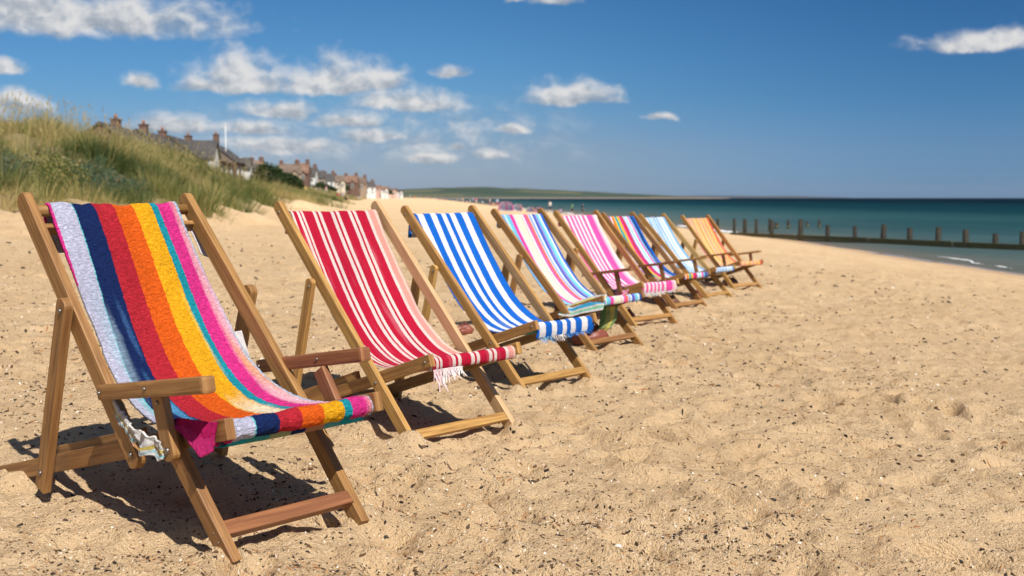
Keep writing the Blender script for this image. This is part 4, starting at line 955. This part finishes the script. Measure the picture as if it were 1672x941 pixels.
# ------------------------------------------------------------------ far hills and coast
def build_hills():
    m, g, P = mat('hills'); geo = g.n('ShaderNodeNewGeometry').outputs['Position']; z = g.sep(geo)[2]
    n = g.noise(g.vm('MULTIPLY', geo, (.0035, .0022, .02)), 1., 5, .6); n2 = g.n('ShaderNodeTexVoronoi', {'Vector': g.vm('MULTIPLY', geo, (.004, .003, .0)), 'Scale': 1.}).outputs['Color']
    c = g.mix(g.ss(n, .35, .65), (.042, .066, .048), (.070, .095, .068)); c = g.mix(g.m('MULTIPLY', g.ss(g.sep(n2)[0], .6, .75), .55), c, (.20, .17, .09))
    c = g.mix(g.ss(n, .6, .75), c, (.018, .032, .018)); c = g.mix(g.m('SUBTRACT', 1., g.ss(z, .3, 3.)), c, (.24, .20, .165))
    P('Base Color', c); P('Roughness', 1.); P('Specular IOR Level', 0.)
    us = np.array([-900, 300, 560, 600, 640, 680, 720, 750, 800, 850, 900, 950, 1000, 1050, 1100, 1150, 1190, 1215]); vs = np.array([300, 305, 310, 310, 308.5, 307, 305.8, 305.4, 305.8, 307.6, 309.6, 311.8, 314.2, 316.6, 318.8, 320.8, 322.6, 324.6])
    a = np.radians(np.arange(-46, 12, .12)); r = np.array([2450, 2600, 2750, 2900, 3100, 3400, 3800, 4200, 4600, 5000, 5600, 6400]); A, Rr = np.meshgrid(a, r)
    crest = (323-np.interp(836+np.tan(a)*F, us, vs))/F*5000*np.cos(a)
    prof = np.interp(r, [2450, 2600, 2750, 3400, 4200, 5000, 6400], [-.16, -.02, .10, .42, .78, 1., .7])
    X = Rr*np.sin(A); Y = Rr*np.cos(A); Z = np.maximum(-6, prof[:, None]*np.maximum(crest, -10)[None, :]+CAMZ*0-2.0)
    Z = Z+(fbm(X*.006, Y*.006, 7, 4)-.5)*np.clip(crest, 0, 60)[None, :]*.22*np.clip(prof, 0, 1)[:, None]
    o = obj('far_hills', np_mesh('far_hills', np.stack([X, Y, Z], -1).reshape(-1, 3), grid_faces(len(a), len(r))[:, ::-1]), m); o['kind'] = 'structure'
    us = [1040, 1090, 1130, 1200, 1250, 1290, 1330, 1370, 1400]; vs = [322.0, 320.0, 319.6, 319.8, 320.2, 320.0, 321.2, 322.2, 323.6]
    a = np.radians(np.arange(5.5, 19, .1)); r = np.array([9000, 9400, 10500, 12500]); A, Rr = np.meshgrid(a, r)
    crest = (323.3-np.interp(836+np.tan(a)*F, us, vs))/F*10500; prof = np.array([-.1, .25, 1., .6])
    X = Rr*np.sin(A); Y = Rr*np.cos(A); Z = prof[:, None]*crest[None, :]*(1+.3*(fbm(X*.002, Y*.002, 2, 3)-.5))-1
    o = obj('distant_coast', np_mesh('distant_coast', np.stack([X, Y, Z], -1).reshape(-1, 3), grid_faces(len(a), len(r))[:, ::-1]), flat('coast', (.07, .085, .10), 1., .4, .002, 0.)); o['kind'] = 'structure'
build_hills()

# ------------------------------------------------------------------ people on the far beach
SK = flat('skin', (.50, .28, .19), .6); HAIR = flat('hair', (.05, .03, .02), .6); HAIR2 = flat('fair_hair', (.30, .20, .10), .6)
DYE = {n: flat(n+'_cotton', c, .9, .12, 20) for n, c in dict(white=(.75, .74, .72), red=(.55, .03, .06), pink=(.72, .30, .38), navy=(.02, .03, .10), pale_blue=(.38, .52, .70), lilac=(.42, .34, .62), black=(.02, .02, .022), yellow=(.75, .50, .10), green=(.08, .25, .12), orange=(.75, .26, .05), grey=(.25, .25, .26)).items()}
def person_mesh(pose):
    if pose == 'stand':
        J = dict(pel=(0, 0, .93), ch=(0, .01, 1.30), nk=(0, .0, 1.48), hd=(0, -.02, 1.62), tp=(0, -.01, 1.72), ls=(.19, 0, 1.42), le=(.25, .03, 1.14), lw=(.24, -.06, .90), lh=(.24, -.09, .80), rs=(-.19, 0, 1.42), re=(-.25, .03, 1.14), rw=(-.24, -.06, .90), rh=(-.24, -.09, .80),
                 lp=(.09, 0, .88), lk=(.11, -.03, .48), la=(.12, .02, .08), lf=(.13, -.13, .03), rp=(-.09, 0, .88), rk=(-.11, .02, .48), ra=(-.12, .08, .08), rf=(-.13, -.07, .03))
    elif pose == 'walk':
        J = dict(pel=(0, 0, .91), ch=(0, -.02, 1.28), nk=(0, -.04, 1.46), hd=(0, -.07, 1.60), tp=(0, -.06, 1.70), ls=(.19, -.03, 1.40), le=(.24, -.14, 1.15), lw=(.22, -.32, 1.0), lh=(.22, -.4, .96), rs=(-.19, -.02, 1.40), re=(-.25, .12, 1.14), rw=(-.24, .16, .90), rh=(-.24, .16, .80),
                 lp=(.09, 0, .86), lk=(.11, .02, .48), la=(.11, .30, .12), lf=(.12, .20, .03), rp=(-.09, 0, .86), rk=(-.11, -.20, .50), ra=(-.11, -.26, .08), rf=(-.12, -.41, .04))
    else:
        J = dict(pel=(0, 0, .12), ch=(0, .10, .48), nk=(0, .10, .64), hd=(0, .06, .78), tp=(0, .07, .88), ls=(.19, .10, .58), le=(.26, -.05, .38), lw=(.18, -.28, .36), lh=(.14, -.36, .38), rs=(-.19, .10, .58), re=(-.27, .20, .34), rw=(-.28, .30, .10), rh=(-.28, .34, .03),
                 lp=(.10, -.04, .11), lk=(.13, -.40, .42), la=(.13, -.62, .07), lf=(.14, -.76, .04), rp=(-.10, -.04, .11), rk=(-.15, -.44, .34), ra=(-.15, -.72, .06), rf=(-.16, -.85, .05))
    E_ = [('pel', 'ch'), ('ch', 'nk'), ('nk', 'hd'), ('hd', 'tp'), ('ch', 'ls'), ('ls', 'le'), ('le', 'lw'), ('lw', 'lh'), ('ch', 'rs'), ('rs', 're'), ('re', 'rw'), ('rw', 'rh'), ('pel', 'lp'), ('lp', 'lk'), ('lk', 'la'), ('la', 'lf'), ('pel', 'rp'), ('rp', 'rk'), ('rk', 'ra'), ('ra', 'rf')]
    Rd = dict(pel=.14, ch=.145, nk=.055, hd=.10, tp=.07, ls=.07, rs=.07, le=.042, re=.042, lw=.032, rw=.032, lh=.04, rh=.04, lp=.095, rp=.095, lk=.058, rk=.058, la=.042, ra=.042, lf=.035, rf=.035)
    ks = list(J); me = bpy.data.meshes.new('person'); me.from_pydata([J[k] for k in ks], [(ks.index(a), ks.index(b)) for a, b in E_], [])
    o = bpy.data.objects.new('person_build', me); COL.objects.link(o); o.modifiers.new('s', 'SKIN'); o.modifiers.new('d', 'SUBSURF').levels = 1
    for i, k in enumerate(ks): me.skin_vertices[0].data[i].radius = (Rd[k], Rd[k]); me.skin_vertices[0].data[i].use_root = (k == 'pel')
    dg = bpy.context.evaluated_depsgraph_get(); new = bpy.data.meshes.new_from_object(o.evaluated_get(dg)); bpy.data.objects.remove(o)
    new.name = 'person'; seg_of = {}
    segs = [(np.array(J[a]), np.array(J[b]), 1 if b in ('ch', 'ls', 'rs', 'le', 're') or (a, b) == ('pel', 'ch') else 2 if b in ('lp', 'rp', 'lk', 'rk') else 3 if b in ('tp',) else 0) for a, b in E_]
    new.materials.clear()
    for mm in (SK, DYE['white'], DYE['navy'], HAIR): new.materials.append(mm)
    hd = np.array(J['hd'])
    for p in new.polygons:
        c = np.array(p.center); bestd = 9; bm_ = 0
        for a, b, mi in segs:
            t = np.clip((c-a)@(b-a)/((b-a)@(b-a)), 0, 1); dd = np.linalg.norm(c-a-(b-a)*t)
            if dd < bestd: bestd = dd; bm_ = mi
        if np.linalg.norm(c-hd) < .14 and (c[1] > hd[1]+.02 or c[2] > hd[2]+.05): bm_ = 3
        p.material_index = bm_; p.use_smooth = True
    return new
POSE = {k: person_mesh(k) for k in ('stand', 'walk', 'sit')}
def person(x, y, pose, top, bottom, label, rz=0., hair=HAIR, sc_=1., group='people on the far beach'):
    o = bpy.data.objects.new('person', POSE[pose]); COL.objects.link(o); o.location = (x, y, max(hz(x, y), SEA-.25)); o.rotation_euler = (0, 0, rz); o.scale = (sc_,)*3
    for i, m in ((1, DYE[top]), (2, DYE[bottom]), (3, hair)): o.material_slots[i].link = 'OBJECT'; o.material_slots[i].material = m
    tag(o, label, 'person', group)
def at(u, Y): return (u-836)/F*Y, Y
rp = random.Random(12)
PPL = [(500, 130, 'stand', 'yellow', 'navy', 'person in yellow top standing at the foot of the grassy dune'), (495, 135, 'walk', 'pink', 'grey', 'person in pink top walking beside the one in yellow near the dune'), (518, 150, 'sit', 'lilac', 'navy', 'person in lilac top sitting on sand below the dune'), (524, 152, 'sit', 'pale_blue', 'black', 'person in pale blue top sitting beside the one in lilac'),
       (534, 150, 'stand', 'pink', 'white', 'person in pink standing alone on sand below the far houses'), (553, 120, 'sit', 'red', 'black', 'person in red top sitting on the sand beyond the crimson deckchair'), (560, 122, 'sit', 'lilac', 'grey', 'person in lilac top sitting close to the one in red'), (566, 100, 'sit', 'black', 'black', 'person in black clothes sitting nearest of the far group'),
       (571, 170, 'sit', 'pale_blue', 'navy', 'person in pale blue sitting behind the black clothed one'), (585, 170, 'sit', 'lilac', 'pale_blue', 'person in lilac and pale blue sitting right of the small group'), (588, 175, 'sit', 'white', 'navy', 'person in white top sitting beside a lilac clothed neighbour'), (605, 190, 'stand', 'pale_blue', 'white', 'person in pale blue top standing alone on the wide far sand'),
       (623, 230, 'stand', 'navy', 'grey', 'person in navy standing on the wide far sand'), (652, 240, 'stand', 'lilac', 'navy', 'person in lilac top and navy standing far off toward the water')]
for (u, Y, po, t, b, lab) in PPL: person(*at(u, Y*1.7), po, t, b, lab, rp.uniform(0, 6.2), rp.choice([HAIR, HAIR2]))
TOPS = ['white', 'orange', 'pale_blue', 'yellow', 'pink', 'green', 'lilac', 'red', 'grey', 'navy', 'black']
BOT = ['navy', 'white', 'red', 'black', 'pale_blue']; PV = {'stand': 'standing', 'walk': 'walking', 'sit': 'sitting'}
n = 0
for u in (671, 678, 686, 692, 698, 704, 711, 717, 722, 728, 735, 741, 747, 752, 756, 762, 768, 773, 778, 784, 788, 795, 800, 806, 812):
    Y = min(560, 15.5/((u-836)/F+.08)) if u > 700 else 520+n*12
    Y *= rp.uniform(.9, 1.0); t = TOPS[n % 11]; b = BOT[n // 11 + (n % 2)*2]; po = ('stand', 'walk', 'stand', 'sit')[n % 4]
    where = 'far along the waterline' if u < 740 else 'by the waterline above the blue chair'
    person(*at(u, Y), po, t, b, f'person, {t.replace("_", " ")} top, {b.replace("_", " ")} bottoms, {PV[po]} {where}', rp.uniform(0, 6.2), rp.choice([HAIR, HAIR2]), 1.05); n += 1
for (u, Y, po, t, b, lab) in [(898, 150, 'walk', 'white', 'navy', 'person in white and navy walking by the water above the pastel chair'), (914, 150, 'sit', 'lilac', 'grey', 'person in lilac sitting by the water beyond the pink chair'), (934, 160, 'stand', 'green', 'black', 'person in green standing in the shallows beyond the pink chair'), (951, 150, 'stand', 'navy', 'black', 'person in navy standing in the shallows right of the one in green'), (1067, 86, 'sit', 'white', 'grey', 'person in white sitting on sand just above the pale blue deckchair')]:
    person(*at(u, Y), po, t, b, lab, rp.uniform(0, 6.2))
def tent(u, Y, w, h, fab, label):
    x, y = at(u, Y); root = empty('beach_tent', (x, y, hz(x, y)), R(rp.uniform(-20, 20)), label, 'tent', 'pink and white beach tents by the water')
    nu, nv = 30, 16; U, V_ = np.meshgrid(np.linspace(0, 1, nu), np.linspace(0, 1, nv)); a = (U*1.25-.125)*np.pi; e = V_*np.pi/2
    k = 1-.06*np.abs(np.sin(a*4)); X = np.cos(a)*np.cos(e)**.7*w/2*k; Y_ = np.sin(a)*np.cos(e)**.7*w*.42*k; Z = np.sin(e)**.9*h
    o = obj('canopy', np_mesh('canopy', np.stack([X, Y_, Z], -1).reshape(-1, 3), grid_faces(nu, nv), np.stack([U, V_], -1).reshape(-1, 2)), fab, root)
    s = o.modifiers.new('thickness', 'SOLIDIFY'); s.thickness = .02
    box('groundsheet', (0, -.1, .03), (w*.8, w*.6, .03), DYE['lilac'], root)
    for s in (-1, 1): rod('pole', (s*w*.46, -.05, 0), (0, 0, h), .02, M['steel'], root)
TF = fabric_mat('tent_stripes', seq([(3, PINK), (2, WHT), (2, (.6, .75, .8)), (2, WHT), (2, (.8, .4, .5)), (2, (.6, .75, .8)), (3, WHT), (2, PINK), (2, WHT), (3, (.75, .3, .4))]), .3)
TF2 = fabric_mat('tent_pale', seq([(3, (.7, .3, .3)), (3, WHT), (2, (.65, .78, .8)), (4, WHT)]), .3)
tent(826, 112, 1.7, .95, TF, 'larger pink and white striped beach tent above the pastel deckchair'); tent(845, 116, 1.1, .75, TF2, 'small pale red and white beach tent beside the larger pink one'); tent(866, 118, 1.0, .55, TF2, 'low red and white beach tent third along above the pastel deckchair'); tent(880, 118, .9, .6, TF, 'small white and pink beach tent nearest the pink deckchair')

# ------------------------------------------------------------------ sea air
m = bpy.data.materials.new('sea_air'); m.use_nodes = True; nt = m.node_tree; nt.nodes.clear(); g = G(nt)
vol = g.n('ShaderNodeVolumePrincipled', {'Color': (.78, .86, .98), 'Density': 2.2e-5, 'Anisotropy': .2}); nt.links.new(vol.outputs[0], g.n('ShaderNodeOutputMaterial').inputs['Volume'])
bm = bmesh.new(); box_into(bm, (0, 0, 60), (27000, 27000, 136)); hzo = obj('haze', bm, m); hzo['kind'] = 'stuff'; hzo['label'] = 'thin summer sea air paling the far coast'
